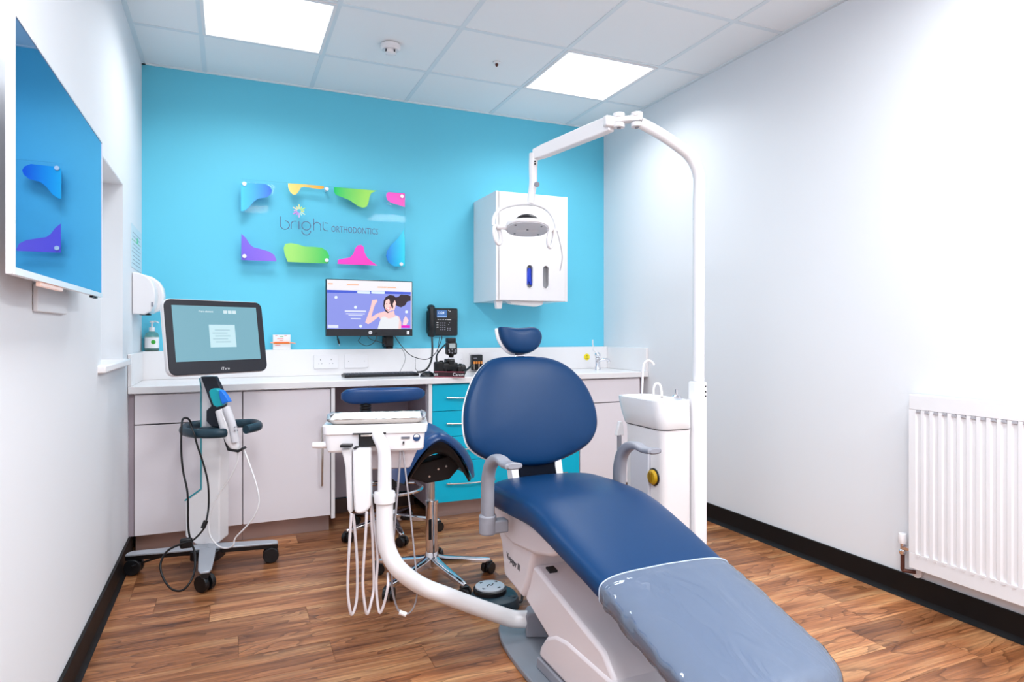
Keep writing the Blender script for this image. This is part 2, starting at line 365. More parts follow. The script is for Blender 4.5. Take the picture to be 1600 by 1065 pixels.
obj('top_panel', B((2.083, FY, .646), (2.543, FY+.018, .797)), M_lam, t, bevel=.0015)
obj('door', B((2.083, FY, .102), (2.543, FY+.018, .640)), M_lam, t, bevel=.0015)
obj('filler_panel', B((2.548, FY+.05, .1), (2.585, FY+.066, .804)), M_lamd, t)
tag(obj('worktop', B((XL+.002, 3.645, .805), (XR-.002, 4.218, .84)), M_top, bevel=.003), 'long white worktop running along the turquoise wall over the cabinets', 'worktop')
tag(obj('splashback', B((XL+.002, 4.14, .8405), (XR-.022, 4.219, 1.0)), M_top, bevel=.002), 'white boxed splashback ledge along the back of the worktop', 'splashback')
tag(obj('splashback_return', B((XR-.021, 3.65, .8405), (XR-.001, 4.218, 1.0)), M_top, bevel=.002), 'short white splashback piece on the right wall beside the tap', 'splashback')
tag(obj('splashback_return', B((XL+.001, 3.65, .8405), (XL+.016, 4.139, 1.0)), M_top, bevel=.002), 'short white splashback piece on the left wall under the towel dispenser', 'splashback')

# sockets on the splashback
SY = 4.14
def socket(x, w, lb, holes):
    t = thing('wall_socket', lb, 'socket', (x, SY, .925), 'white socket plates on the splashback')
    obj('plate', prism(new(), rrect(w, .086, .006), ((x, SY-.0004, .925), (1, 0, 0), (0, 0, 1)), .0088), mat('socket_plate', (236, 234, 237), .3), t, bevel=.0015)
    for hx, hz, s in holes: obj('hole', B((x+hx-s, SY-.0094, .925+hz-s), (x+hx+s, SY-.0084, .925+hz+s)), M_shade, t)
dbl = [(-.035, .012, .0022), (-.044, -.012, .0016), (-.026, -.012, .0016), (.03, .012, .0022), (.021, -.012, .0016), (.039, -.012, .0016)]
socket(.55, .146, 'white double socket left of the keyboard', dbl)
socket(.735, .146, 'plain white blanking plate with two screws behind the keyboard', [(-.05, 0, .0016), (.05, 0, .0016)])
socket(1.40, .086, 'white plate with two screws behind the camera', [(-.03, 0, .0016), (.03, 0, .0016)])
socket(1.59, .20, 'white double socket that the battery charger is plugged into', [])

# ------------------------------------------------------------------ things along the back wall
# sign
def sign():
    Y0 = 4.155
    t = thing('wall_sign', 'clear acrylic sign with coloured blobs and thin grey lettering on the turquoise wall', 'sign', (.56, YB, 1.53))
    M_ac = mat('clear_acrylic', (235, 250, 255), 0.03, trans=1.0, ior=1.2)
    nt = M_ac.node_tree; tr = nt.nodes.new('ShaderNodeBsdfTransparent'); gl = nt.nodes.new('ShaderNodeBsdfGlossy'); gl.inputs['Roughness'].default_value = .03
    fr = nt.nodes.new('ShaderNodeFresnel'); fr.inputs[0].default_value = 1.12; mx = nt.nodes.new('ShaderNodeMixShader')
    tr.inputs[0].default_value = (.985, .995, 1, 1)
    nt.links.new(fr.outputs[0], mx.inputs[0]); nt.links.new(tr.outputs[0], mx.inputs[1]); nt.links.new(gl.outputs[0], mx.inputs[2])
    nt.links.new(mx.outputs[0], nt.nodes['Material Output'].inputs[0])
    obj('acrylic_sheet', B((.064, Y0, 1.532), (1.052, Y0+.006, 2.014)), M_ac, t)
    BL = {
     'blue': ([(.064,1.985),(.092,1.992),(.199,1.995),(.226,1.98),(.236,1.959),(.23,1.937),(.206,1.915),(.159,1.905),(.132,1.882),(.105,1.844),(.079,1.824),(.064,1.823)], (0,200,245), (0,90,225), .06, .24),
     'orange': ([(.328,2.011),(.385,2.013),(.484,2.013),(.538,2.012),(.54,2.0),(.52,1.993),(.47,1.994),(.42,1.999),(.403,1.992),(.388,1.965),(.374,1.947),(.357,1.945),(.34,1.96),(.329,1.985)], (255,225,130), (255,170,60), .33, .54),
     'green': ([(.6,2.012),(.867,2.013),(.832,1.995),(.821,1.967),(.813,1.928),(.802,1.904),(.779,1.897),(.749,1.904),(.696,1.938),(.652,1.953),(.611,1.965),(.6,1.983)], (0,200,105), (160,228,95), .6, .8),
     'pink': ([(.941,2.01),(1.05,2.011),(1.05,1.922),(1.012,1.932),(.964,1.942),(.937,1.957),(.927,1.98),(.93,2.0)], (255,70,205), (255,60,190), .93, 1.05),
     'purple': ([(.066,1.69),(.092,1.664),(.112,1.63),(.132,1.613),(.172,1.604),(.219,1.592),(.25,1.572),(.262,1.54),(.258,1.534),(.066,1.534)], (120,95,225), (150,110,230), .06, .26),
     'lime': ([(.326,1.534),(.308,1.582),(.303,1.618),(.312,1.642),(.343,1.649),(.385,1.644),(.427,1.632),(.484,1.633),(.527,1.63),(.556,1.612),(.571,1.583),(.567,1.542),(.56,1.534)], (165,228,115), (50,200,95), .35, .57),
     'magenta': ([(.622,1.534),(.624,1.559),(.652,1.568),(.696,1.577),(.719,1.601),(.73,1.636),(.745,1.656),(.768,1.661),(.783,1.65),(.79,1.612),(.806,1.582),(.836,1.557),(.872,1.534)], (255,70,205), (255,60,190), .6, .9),
     'sky': ([(1.05,1.79),(1.043,1.758),(1.05,1.719),(1.05,1.534),(.976,1.534),(.941,1.558),(.927,1.596),(.931,1.627),(.956,1.667),(.996,1.708),(1.031,1.753)], (0,125,225), (0,215,240), .93, 1.05)}
    for k, (pts, c0, c1, x0, x1) in BL.items():
        g = gradmat('print_'+k, c0, c1, x0, x1)
        o = obj('colour_blob', prism(new(), pts, ((0, Y0-.0004, 0), (1, 0, 0), (0, 0, 1)), .0016), g, t)
        o['label'] = {'blue': 'blue blob in the top left corner', 'orange': 'orange blob on the top edge', 'green': 'green blob on the top edge', 'pink': 'pink blob in the top right corner', 'purple': 'purple blob in the bottom left corner', 'lime': 'lime green blob on the bottom edge', 'magenta': 'pink peaked blob on the bottom edge', 'sky': 'blue drop in the bottom right corner'}[k]
    for x, z in ((.556, 1.996), (.083, 1.557), (.555, 1.554), (1.026, 1.549), (.083, 1.985), (1.03, 1.99)):
        obj('standoff_screw', lathe(new(), [(.011, 0), (.012, .002), (.012, .008), (.007, .010), (.007, .068)], (x, Y0-.010, z), 16, (0, 1, 0)), M_wm, t)
    # lettering: bright
    yy = Y0-.0012; st = []
    def arc(cx, cz, r, a0, a1, n=14, sz=1): return [(cx+r*math.cos(math.radians(a0+(a1-a0)*i/n)), yy, cz+sz*r*math.sin(math.radians(a0+(a1-a0)*i/n))) for i in range(n+1)]
    L = [('b', [[(.284, yy, 1.806), (.284, yy, 1.757)] + arc(.310, 1.757, .026, 180, 450)]),
         ('r', [[(.346, yy, 1.735), (.346, yy, 1.758)] + arc(.368, 1.762, .022, 180, 90)+[(.377, yy, 1.784)]]),
         ('i', [[(.391, yy, 1.784), (.391, yy, 1.735)]]),
         ('g', [arc(.434, 1.760, .026, 0, 360), arc(.434, 1.730, .026, 180, 360)]),
         ('h', [[(.478, yy, 1.806), (.478, yy, 1.735)], arc(.499, 1.764, .021, 180, 0)+[(.520, yy, 1.735)]]),
         ('t', [[(.534, yy, 1.790), (.534, yy, 1.758)]+arc(.555, 1.758, .021, 180, 270)+[(.564, yy, 1.737)], [(.545, yy, 1.786), (.566, yy, 1.784)]])]
    for nm, strokes in L:
        bm = new()
        for s in strokes: tube(bm, s, .0026, 6, 1)
        obj('letter_'+nm, bm, M_logo, t)
    text('lettering', 'ORTHODONTICS', .056, (.729, Y0-.0012, 1.749), (1, 0, 0), (0, 0, 1), M_logo, t, .0008, .66)
    C0 = (.392, 1.848); cols = [(250,245,170),(215,240,130),(200,240,120),(240,240,120),(225,245,215),(190,240,235),(230,190,240),(225,120,220),(235,140,225),(240,190,230),(250,225,190),(250,235,150)]
    for k in range(12):
        a = PI/2 - k*PI/6; r1 = .040 if k % 2 == 0 else .030; r0 = .012
        o = obj('petal', tube(new(), [(C0[0]+r0*math.cos(a), yy, C0[1]+r0*math.sin(a)), (C0[0]+r1*math.cos(a), yy, C0[1]+r1*math.sin(a))], .0034, 6, 1), mat('petal_%d' % k, cols[k], .4), t)
sign()

# soap bottle, card, dispenser, poster
t = thing('soap_bottle', 'clear pump bottle of green soap with a white label, in the left corner', 'bottle', (-.40, 4.178, 1.0))
c = (-.40, 4.178)
M_liq = mat('green_soap', (205, 236, 222), .05, trans=.9, ior=1.35)
obj('bottle_body', lathe(new(), [(.030, 0), (.036, .005), (.036, .085), (.030, .102), (.013, .112), (.013, .12), (0, .12)], (*c, 1.0)), M_liq, t)
obj('label_sheet', lathe(new(), [(.0368, .018), (.0368, .078)], (*c, 1.0)), M_paper, t)
obj('leaf_logo', ball(new(), (c[0]+.01, c[1]-.036, 1.052), .012, (1, .25, 1)), M_green, t)
bm = lathe(new(), [(.015, .112), (.015, .135), (.005, .138), (.005, .16), (.012, .162), (.012, .172), (0, .172)], (*c, 1.0)); tube(bm, [(c[0], c[1], 1.167), (c[0]+.02, c[1]-.01, 1.168), (c[0]+.035, c[1]-.018, 1.160)], .004, 8)
obj('pump', bm, M_wp, t)
t = thing('card_box', 'small white card box with red print leaning on the ledge left of the monitor', 'box', (.29, 4.18, 1.0))
obj('box_body', B((.243, 4.166, 1.0005), (.343, 4.192, 1.092)), M_paper, t, bevel=.001)
M_red = mat('red_print', (235, 90, 60), .6)
for i, (x, z, ww) in enumerate(((.262, 1.086, .012), (.315, 1.086, .014), (.292, 1.080, .02), (.285, 1.068, .035), (.29, 1.058, .02), (.27, 1.028, .03))): obj('print_mark', B((x-ww/2, 4.1652, z-.0015), (x+ww/2, 4.166, z+.0015)), M_red if i != 2 else M_green, t)
obj('orange_band', B((.244, 4.1645, 1.036), (.342, 4.1659, 1.048)), mat('orange_band', (255, 175, 70), .5), t)
t = thing('toothbrush', 'clear and orange brush lying across the small card box', 'brush', (.30, 4.155, 1.04))
obj('brush_handle', tube(new(), [(.228, 4.158, 1.044), (.30, 4.157, 1.045), (.345, 4.157, 1.043), (.372, 4.157, 1.038)], .0035, 8), mat('peach_plastic', (250, 170, 140), .2), t)
obj('brush_grip', tube(new(), [(.25, 4.1575, 1.0445), (.335, 4.1575, 1.0442)], .0045, 8, 2), M_orange, t)
# paper towel dispenser on left wall
t = thing('towel_dispenser', 'rounded white paper dispenser on the left wall in the corner', 'dispenser', (XL, 3.93, 1.2))
prof = [(0, 1.20), (.055, 1.198), (.085, 1.215), (.10, 1.25), (.105, 1.30), (.10, 1.34), (.085, 1.375), (.06, 1.40), (.03, 1.412), (0, 1.415)]
obj('body', prism(new(), prof, ((XL+.0015, 3.80, 0), (1, 0, 0), (0, 0, 1)), -.17), M_wp, t, bevel=.006)
prof2 = [(x*1.12 if x > .02 else x, z) for x, z in prof]
obj('cover', prism(new(), [(x*1.1+.003, 1.21+(z-1.2)*.97) for x, z in prof2], ((XL+.0015, 3.975, 0), (1, 0, 0), (0, 0, 1)), -.10), M_wp, t, bevel=.010)
obj('paper_slot', B((XL+.03, 3.84, 1.1965), (XL+.075, 3.94, 1.2035)), M_shade, t)
obj('latch', B((XL+.088, 3.797, 1.24), (XL+.097, 3.802, 1.262)), M_gp, t)
t = thing('wall_notice', 'pale printed notice on the left wall above the paper dispenser', 'poster', (XL, 3.97, 1.42))
obj('sheet', B((XL+.0005, 3.76, 1.44), (XL+.003, 4.19, 1.66)), mat('pale_blue_paper', (212, 228, 236), .6), t)
for i in range(9): obj('printed_line', B((XL+.003, 3.79+.02*(i % 3), 1.46+.02*i), (XL+.0035, 4.13-.03*(i % 2), 1.463+.02*i)), M_gp2 if i not in (6,) else M_green, t)
obj('green_mark', B((XL+.0035, 3.97, 1.58), (XL+.004, 4.03, 1.61)), mat('mint_print', (110, 205, 165), .6), t)

# ---- monitor on the wall
def monitor():
    Y = 4.085; x0, x1, z0, z1 = .543, 1.083, 1.083, 1.434
    t = thing('desktop_monitor', 'black framed monitor showing a web page, mounted on the turquoise wall', 'monitor', (.81, Y, z0))
    obj('housing', B((x0, Y, z0), (x1, Y+.035, z1)), M_bp, t, bevel=.003)
    obj('wall_bracket', B((.73, Y+.035, 1.2), (.89, YB-.001, 1.32)), M_bp, t)
    sx0, sx1, sz0, sz1 = x0+.005, x1-.005, z0+.044, z1-.005
    def em(n, c, e=1.38):
        return mat('screen_'+n, (0, 0, 0) if e else c, .3, emit=e, ecol=c)
    obj('chin', B((x0+.001, Y-.002, z0+.001), (x1-.001, Y, sz0-.001)), mat('chin_black', (30, 32, 38), .4), t)
    scr = obj('screen', B((sx0, Y-.0015, sz0), (sx1, Y, sz1)), em('periwinkle', (140, 150, 232)), t)
    lay = [0]
    def sc(x, y):
        tp = 75+25*(x-180)/1165
        return (sx0+(x-180)/1165*(sx1-sx0), sz1-(y-tp)/(728-tp)*(sz1-sz0))
    def poly(nm, pts, c, e=1.38):
        lay[0] += 1; q = [(min(max(a, sx0), sx1), min(max(b, sz0), sz1)) for a, b in (sc(*p) for p in pts)]
        o = obj(nm, prism(new(), q, ((0, Y-.0015, 0), (1, 0, 0), (0, 0, 1)), .00015*lay[0]), em(nm, c, e), scr); return o
    poly('page_header', [(180, 75), (1345, 100), (1345, 232), (180, 212)], (243, 240, 246))
    poly('menu_band', [(180, 212), (1330, 232), (1330, 264), (180, 248)], (70, 95, 215))
    poly('page_margin', [(1330, 232), (1345, 232), (1345, 728), (1330, 728)], (225, 228, 250))
    for a, b in ((585, 755), (775, 958)): poly('menu_tab', [(a, 226), (b, 228), (b+4, 244), (b-4, 260), (a+4, 256), (a-4, 240)], (225, 240, 250))
    poly('ponytail', [(1080, 310), (1150, 300), (1190, 265), (1270, 270), (1328, 285), (1328, 350), (1280, 360), (1250, 410), (1190, 438), (1130, 420), (1095, 380)], (45, 25, 40))
    poly('hair', [(975, 300), (1030, 274), (1090, 282), (1125, 320), (1130, 370), (1110, 420), (1085, 450), (1000, 520), (960, 480), (940, 420), (945, 350)], (40, 20, 32))
    poly('skin', [(690, 640), (720, 560), (760, 450), (778, 380), (782, 345), (850, 335), (857, 365), (830, 395), (808, 450), (780, 540), (775, 570), (860, 520), (960, 490), (1000, 515), (1090, 480), (1100, 540), (1160, 560), (1195, 640), (1190, 727), (1150, 727), (1140, 640), (900, 600), (880, 560), (790, 630), (730, 664)], (250, 205, 205))
    poly('face', [(975, 345), (1010, 330), (1045, 345), (1070, 400), (1100, 340), (1120, 380), (1098, 470), (1060, 480), (1010, 500), (975, 470), (955, 420)], (252, 212, 208))
    poly('hair_lock', [(1020, 320), (1060, 350), (1080, 430), (1070, 460), (1045, 420), (1030, 360)], (50, 25, 35))
    for q in ((985, 392), (1030, 384)): poly('eye', [(q[0]-13, q[1]), (q[0], q[1]-7), (q[0]+13, q[1]-1), (q[0], q[1]+6)], (60, 30, 45))
    poly('lips', [(978, 452), (1005, 448), (1038, 430), (1034, 460), (1005, 482), (984, 474)], (225, 90, 110))
    poly('smile', [(990, 455), (1025, 440), (1030, 455), (1005, 472)], (255, 250, 250))
    poly('white_vest', [(862, 727), (880, 660), (915, 570), (960, 560), (1010, 590), (1080, 575), (1130, 545), (1165, 600), (1150, 727)], (232, 236, 242))
    poly('hand', [(1215, 660), (1225, 600), (1255, 550), (1298, 615), (1270, 665), (1250, 700), (1220, 690)], (250, 215, 225))
    poly('chat_button', [(1192, 678), (1318, 678), (1318, 712), (1192, 710)], (230, 20, 200))
    poly('page_button', [(190, 672), (328, 676), (328, 716), (190, 712)], (222, 228, 250))
    for a, b, y, hh in ((415, 700, 492, 12), (430, 685, 528, 7), (465, 655, 547, 6), (495, 630, 592, 8)): poly('text_line', [(a, y-hh), (b, y-hh+2), (b, y+hh), (a, y+hh-2)], (222, 228, 252))
    for a, b, y, c in ((860, 985, 172, (245, 190, 160)), (995, 1118, 175, (245, 190, 160)), (190, 255, 130, (225, 215, 215)), (440, 600, 140, (228, 228, 235))): poly('header_text', [(a, y-9), (b, y-8), (b, y+10), (a, y+8)], c)
    for x, y, c in ((298, 310, (235, 245, 255)), (628, 690, (235, 245, 255)), (1268, 498, (235, 245, 255)), (558, 440, (80, 85, 190)), (680, 138, (60, 130, 140))):
        r = 20 if y != 138 else 10; poly('page_dot', [(x+r*math.cos(k*PI/5), y+r*math.sin(k*PI/5)) for k in range(10)], c)
    obj('maker_badge', cyl(new(), (.812, Y-.0035, z0+.022), (.812, Y-.002, z0+.022), .011), M_wp, t)
    text('badge_letters', 'hp', .014, (.812, Y-.0037, z0+.023), (1, 0, 0), (0, 0, 1), M_bp, t, .0002)
    obj('sticker', B((x1-.038, Y-.003, z0+.010), (x1-.022, Y-.002, z0+.032)), M_paper, t)
monitor()
t = thing('power_adapter', 'small black adapter block below the monitor on the wall', 'adapter', (.95, 4.17, 1.0))
obj('block', B((.915, 4.15, 1.012), (.975, 4.218, 1.085)), M_bp, t, bevel=.004)
obj('connector', B((.905, 4.146, 1.035), (.93, 4.152, 1.075)), M_bg, t, bevel=.002)
obj('foot', B((.935, 4.148, 1.0005), (.972, 4.20, 1.012)), M_bp, t, bevel=.002)
def cable(name, lb, pts, r, m, **k): return tag(obj(name, tube(new(), pts, r, 8, **k), m, ang=80), lb, 'cable')
cable('monitor_cable', 'thin black cable looping below the monitor', [at(564, 518, 4.09), at(563, 527, 4.07), at(560, 532, 4.02), at(566, 538, 4.0), at(574, 540, 4.0), at(583, 536, 4.0), at(588, 528, 4.03), at(588, 518, 4.09)], .002, M_bp)
cable('monitor_cable', 'black cable from the monitor to its adapter block', [at(571, 518, 4.09), at(576, 527, 4.05), at(582, 531, 4.02), at(590, 533, 4.0), at(601, 537, 4.02)], .002, M_bp)
cable('network_cable', 'black cable sagging from the adapter block to the phone', [at(616, 524, 4.05), at(628, 541, 4.0), at(642, 555, 3.98), at(660, 561, 3.98), at(672, 559, 4.0), at(682, 549, 4.0), at(690, 530, 4.1), at(690, 524, 4.15)], .0024, M_bp)
cable('keyboard_cable', 'thin grey cable hanging down to the keyboard', [at(618, 543, 4.0), at(628, 545, 4.0), at(633, 556, 4.0), at(632, 566, 3.98), at(625, 580, 3.95)], .0014, M_dgrey)
cable('mouse_cable', 'thin cable dropping from the sagging black cable to the mouse', [at(649, 560, 3.99), at(649, 570, 3.99), at(650, 577, 3.98), at(657, 583, 3.93)], .0012, M_dgrey)
t = thing('loose_plug', 'short black lead with a jack plug dangling under the monitor', 'plug', tuple(at(529, 540, 4.05)))
obj('lead', tube(new(), [at(527, 524, 4.05), at(528, 530, 4.05)], .0035, 8, 2), M_bp, t)
obj('jack', tube(new(), [at(528, 529, 4.05), at(530, 537, 4.05)], .006, 10, 2), M_bp, t)
obj('tip', tube(new(), [at(530, 537, 4.05), at(530.5, 540, 4.05)], .003, 8, 2), M_chrome, t)

# ---- phone
def phone():
    t = thing('desk_phone', 'black office phone mounted on the turquoise wall right of the monitor', 'phone', (1.31, 4.19, 1.08))
    Y = 4.165
    rot = Matrix.Rotation(math.radians(0), 4, 'X')
    obj('body', prism(new(), rrect(.165, .185, .01, cx=1.338, cy=1.176), ((0, YB-.001, 0), (1, 0, 0), (0, 0, 1)), .045), M_bp, t, bevel=.006)
    yf = YB-.001-.045
    obj('face_panel', B((1.268, yf-.003, 1.195), (1.417, yf, 1.262)), M_bg, t, bevel=.001)
    obj('display_screen', B((1.272, yf-.0042, 1.206), (1.342, yf-.003, 1.255)), mat('phone_lcd', (20, 50, 90), .2, emit=.7, ecol=(80, 140, 215)), t)
    text('clock_digits', '13:24', .022, (1.300, yf-.0046, 1.236), (1, 0, 0), (0, 0, 1), mat('lcd_white', (230, 240, 255), .4, emit=.8, ecol=(220, 235, 255)), t, .0002)
    obj('lcd_bar', B((1.274, yf-.0046, 1.208), (1.340, yf-.0042, 1.213)), mat('lcd_pale', (150, 180, 220), .4, emit=.4), t)
    for k in range(4): obj('soft_key', B((1.278+.017*k, yf-.005, 1.190), (1.288+.017*k, yf, 1.194)), M_paper, t)
    obj('bar_key', B((1.347, yf-.0045, 1.189), (1.372, yf, 1.193)), M_paper, t)
    for k, (x, z) in enumerate(((1.351, 1.251), (1.361, 1.245))): obj('lamp', B((x, yf-.005, z), (x+.006, yf-.003, z+.005)), M_paper, t)
    for k in range(3): obj('side_key', B((1.271, yf-.004, 1.167-.0145*k), (1.283, yf, 1.173-.0145*k)), M_paper, t)
    for r in range(4):
        for c_ in range(3): obj('number_key', B((1.296+.0145*c_, yf-.004, 1.165-.0145*r), (1.303+.0145*c_, yf, 1.172-.0145*r)), mat('key_grey', (150, 150, 165), .5), t)
    for x, z in ((1.352, 1.155), (1.345, 1.131), (1.362, 1.131), (1.345, 1.119), (1.362, 1.119), (1.358, 1.168)): obj('menu_key', B((x, yf-.004, z), (x+.006, yf, z+.005)), MATS['key_grey'], t)
    hs = [(1.228, yf-.012, 1.270), (1.226, yf-.040, 1.262), (1.224, yf-.048, 1.20), (1.226, yf-.045, 1.13), (1.232, yf-.012, 1.088)]
    obj('handset', tube(new(), hs, lambda u: .022 if .12 < u < .88 else .026, 14, 8, flat=.8), M_bp, t, ang=60)
    obj('cradle', prism(new(), rrect(.05, .165, .02, cx=1.235, cy=1.175), ((0, YB-.001, 0), (1, 0, 0), (0, 0, 1)), .04), M_bg, t, bevel=.006)
phone()
cable('handset_cord', 'thick black coiled phone cord hanging below the phone to the worktop', [at(675, 527, 4.1), at(675.5, 545, 4.05), at(674, 562, 4.0), at(668, 575, 3.95), at(660, 580, 3.93), at(652, 581, 3.93)], .006, M_bp)
cable('phone_cable', 'thin black cable below the phone behind the camera flash', [at(687, 526, 4.12), at(685, 540, 4.1), at(683, 556, 4.05), at(684, 570, 4.0)], .002, M_bp)

# ---- keyboard, mouse
t = thing('computer_keyboard', 'black keyboard on the white worktop below the monitor', 'keyboard', (.84, 3.94, .84))
obj('case', B((.62, 3.865, .8408), (1.065, 4.0, .856)), M_bp, t, bevel=.003)
bm = new()
for r in range(5):
    for c_ in range(19):
        if r == 0 and 4 < c_ < 10: continue
        box(bm, (.630+c_*.0226, 3.873+r*.0245, .856), (.630+c_*.0226+.019, 3.873+r*.0245+.020, .8615))
box(bm, (.743, 3.873, .856), (.851, 3.893, .8615))
obj('keys', bm, mat('keycap', (62, 66, 78), .45), t, kind='stuff')
t = thing('computer_mouse', 'black computer mouse on the worktop between keyboard and camera', 'mouse', tuple(at(668, 587, 3.9)))
pc = Vector(at(668, 585, 3.9)); pc.z = .8405
bm = ball(new(), (pc.x, pc.y, .8408), .05, (.95, .62, .62))
bmesh.ops.bisect_plane(bm, geom=bm.verts[:]+bm.edges[:]+bm.faces[:], plane_co=(0, 0, .8408), plane_no=(0, 0, -1), clear_outer=True)
obj('shell', bm, M_bp, t); obj('scroll_wheel', cyl(new(), (pc.x+.012, pc.y-.004, .868), (pc.x+.012, pc.y+.004, .868), .007, n=14), M_gp, t)

# ---- camera with flash and strap
def dslr():
    o = at(703, 580, 3.92); o.z = .8408
    t = thing('photo_camera', 'black camera with a tall flash lying on the worktop below the phone', 'camera', tuple(o))
    x, y, z = o
    M_cam = mat('camera_black', (16, 16, 18), .35)
    bm = new(); box(bm, (x-.055, y-.03, z+.01), (x+.045, y+.035, z+.085)); obj('body', bm, M_cam, t, bevel=.014, seg=3)
    obj('prism_hump', box(new(), (x-.03, y-.025, z+.08), (x+.025, y+.03, z+.105)), M_cam, t, bevel=.008, seg=3)
    obj('grip', cyl(new(), (x-.07, y-.005, z+.002), (x-.07, y-.005, z+.09), .032), M_cam, t, bevel=.008)
    obj('eyepiece', B((x-.018, y-.037, z+.075), (x+.015, y-.025, z+.098)), M_bg, t, bevel=.003)
    obj('rear_screen', B((x-.028, y-.033, z+.016), (x+.03, y-.030, z+.062)), M_bg, t, bevel=.001)
    obj('mode_dial', cyl(new(), (x-.055, y, z+.085), (x-.055, y, z+.097), .012, n=20), M_cam, t)
    bm = cyl(new(), (x+.035, y+.0, z+.038), (x+.09, y+.01, z+.036), .035); cyl(bm, (x+.06, y+.005, z+.038), (x+.072, y+.006, z+.037), .038); obj('lens', bm, M_cam, t)
    obj('hot_shoe', B((x-.008, y-.012, z+.105), (x+.024, y+.014, z+.113)), M_chrome, t)
    obj('flash_foot', cyl(new(), (x+.008, y, z+.113), (x+.008, y, z+.135), .012, .02), M_cam, t)
    fl = obj('flash_body', B((x-.026, y-.02, z+.13), (x+.042, y+.022, z+.205)), M_cam, t, bevel=.010, seg=3)
    obj('flash_head', B((x-.020, y-.018, z+.203), (x+.034, y+.03, z+.232)), M_cam, t, bevel=.006)
    obj('flash_display', B((x-.010, y-.0215, z+.170), (x+.028, y-.0200, z+.197)), mat('lcd_grey', (176, 188, 190), .3), fl)
    for k, (dx, dz) in enumerate(((-.012, .158), (.008, .162), (.028, .158), (-.010, .146), (.026, .147), (.008, .142))): obj('flash_button', cyl(new(), (x+dx, y-.0225, z+dz), (x+dx, y-.019, z+dz), .0045, n=12), M_gp, fl)
    st = [at(683, 570, 3.96), at(682, 556, 3.97), at(690, 544, 3.97), at(697, 537, 3.97)]
    obj('strap_upper', tube(new(), st, .011, 8, 6, flat=.3), M_cam, t, ang=60)
    obj('strap_tail', tube(new(), [at(722, 583, 3.88), at(730, 577, 3.92), at(737, 571, 3.96)], .011, 8, 6, flat=.35, up=(0, 0, 1)), M_cam, t, ang=60)
    # strap band lying in front
    a = at(679, 584, 3.84); b = at(726, 584, 3.80); a.z = b.z = .8412
    u = (b-a).normalized(); n = Vector((u.y, -u.x, 0))
    bm = new(); L = (b-a).length
    prism(bm, [(0, 0), (L, 0), (L, .034), (0, .034)], (a, u, (0, 0, 1)), .004)
    s = obj('neck_strap', bm, mat('strap_maroon', (44, 18, 26), .6), t)
    for zz in (0.0005, .031): obj('red_stripe', prism(new(), [(0, zz), (L, zz), (L, zz+.003), (0, zz+.003)], (a, u, (0, 0, 1)), .0046), mat('strap_red', (196, 90, 108), .6), s)
    text('strap_lettering', 'Canon', .026, tuple(a+u*(L*.80)+Vector((0, 0, .017))+n*.0048), u, (0, 0, 1), M_paper, s, .0003)
    text('strap_lettering', 'on', .026, tuple(a+u*(L*.05)+Vector((0, 0, .017))+n*.0048), u, (0, 0, 1), M_paper, s, .0003)
dslr()
t = thing('battery_charger', 'black battery charger holding four batteries, plugged in on the splashback', 'charger', (1.53, 4.12, .85))
obj('case', B((1.494, 4.092, .866), (1.570, 4.131, .955)), M_bp, t, bevel=.004)
obj('lower_case', B((1.496, 4.096, .852), (1.568, 4.128, .867)), M_bg, t, bevel=.003)
obj('print_mark', B((1.504, 4.0912, .930), (1.528, 4.0921, .935)), M_gp, t)
for k in range(4):
    x = 1.506+.017*k
    bt = thing('battery', ('leftmost', 'second from left', 'third from left', 'rightmost')[k]+' of the four batteries in the black battery charger', 'battery', (x, 4.084, .857), 'batteries in the charger')
    obj('cell', cyl(new(), (x, 4.084, .857), (x, 4.084, .903), .0068, n=14), M_bp if k % 2 else mat('battery_grey', (120, 112, 108), .4), bt)
    obj('copper_band', cyl(new(), (x, 4.0838, .895), (x, 4.0838, .911), .0071, n=14), mat('battery_orange', (236, 150, 70), .3, metal=.3), bt)
t = thing('black_plug', 'small black plug in the splashback socket right of the battery charger', 'plug', (1.63, 4.12, .90))
obj('plug_body', lathe(new(), [(.018, 0), (.020, .006), (.010, .02), (.006, .034), (0, .034)], (1.632, 4.1315, .905), 16, (0, -.3, -1)), M_bp, t)
tag(obj('warning_sticker', cyl(new(), (2.405, SY-.002, .925), (2.405, SY-.0002, .925), .024, n=28), M_yel), 'round yellow warning sticker on the splashback beside the tap', 'sticker')
st = [o for o in COL.objects if o.name.startswith('warning_sticker')][0]
bm = new()
for a, b in (((-.010, -.004), (0, .012)), ((0, .012), (.010, -.004)), ((.010, -.004), (-.010, -.004))): tube(bm, [(2.405+a[0], SY-.0024, .927+a[1]), (2.405+b[0], SY-.0024, .927+b[1])], .0012, 6, 1)
box(bm, (2.392, SY-.0028, .911), (2.418, SY-.0021, .915)); obj('triangle_mark', bm, mat('sticker_print', (120, 95, 20), .6), st)
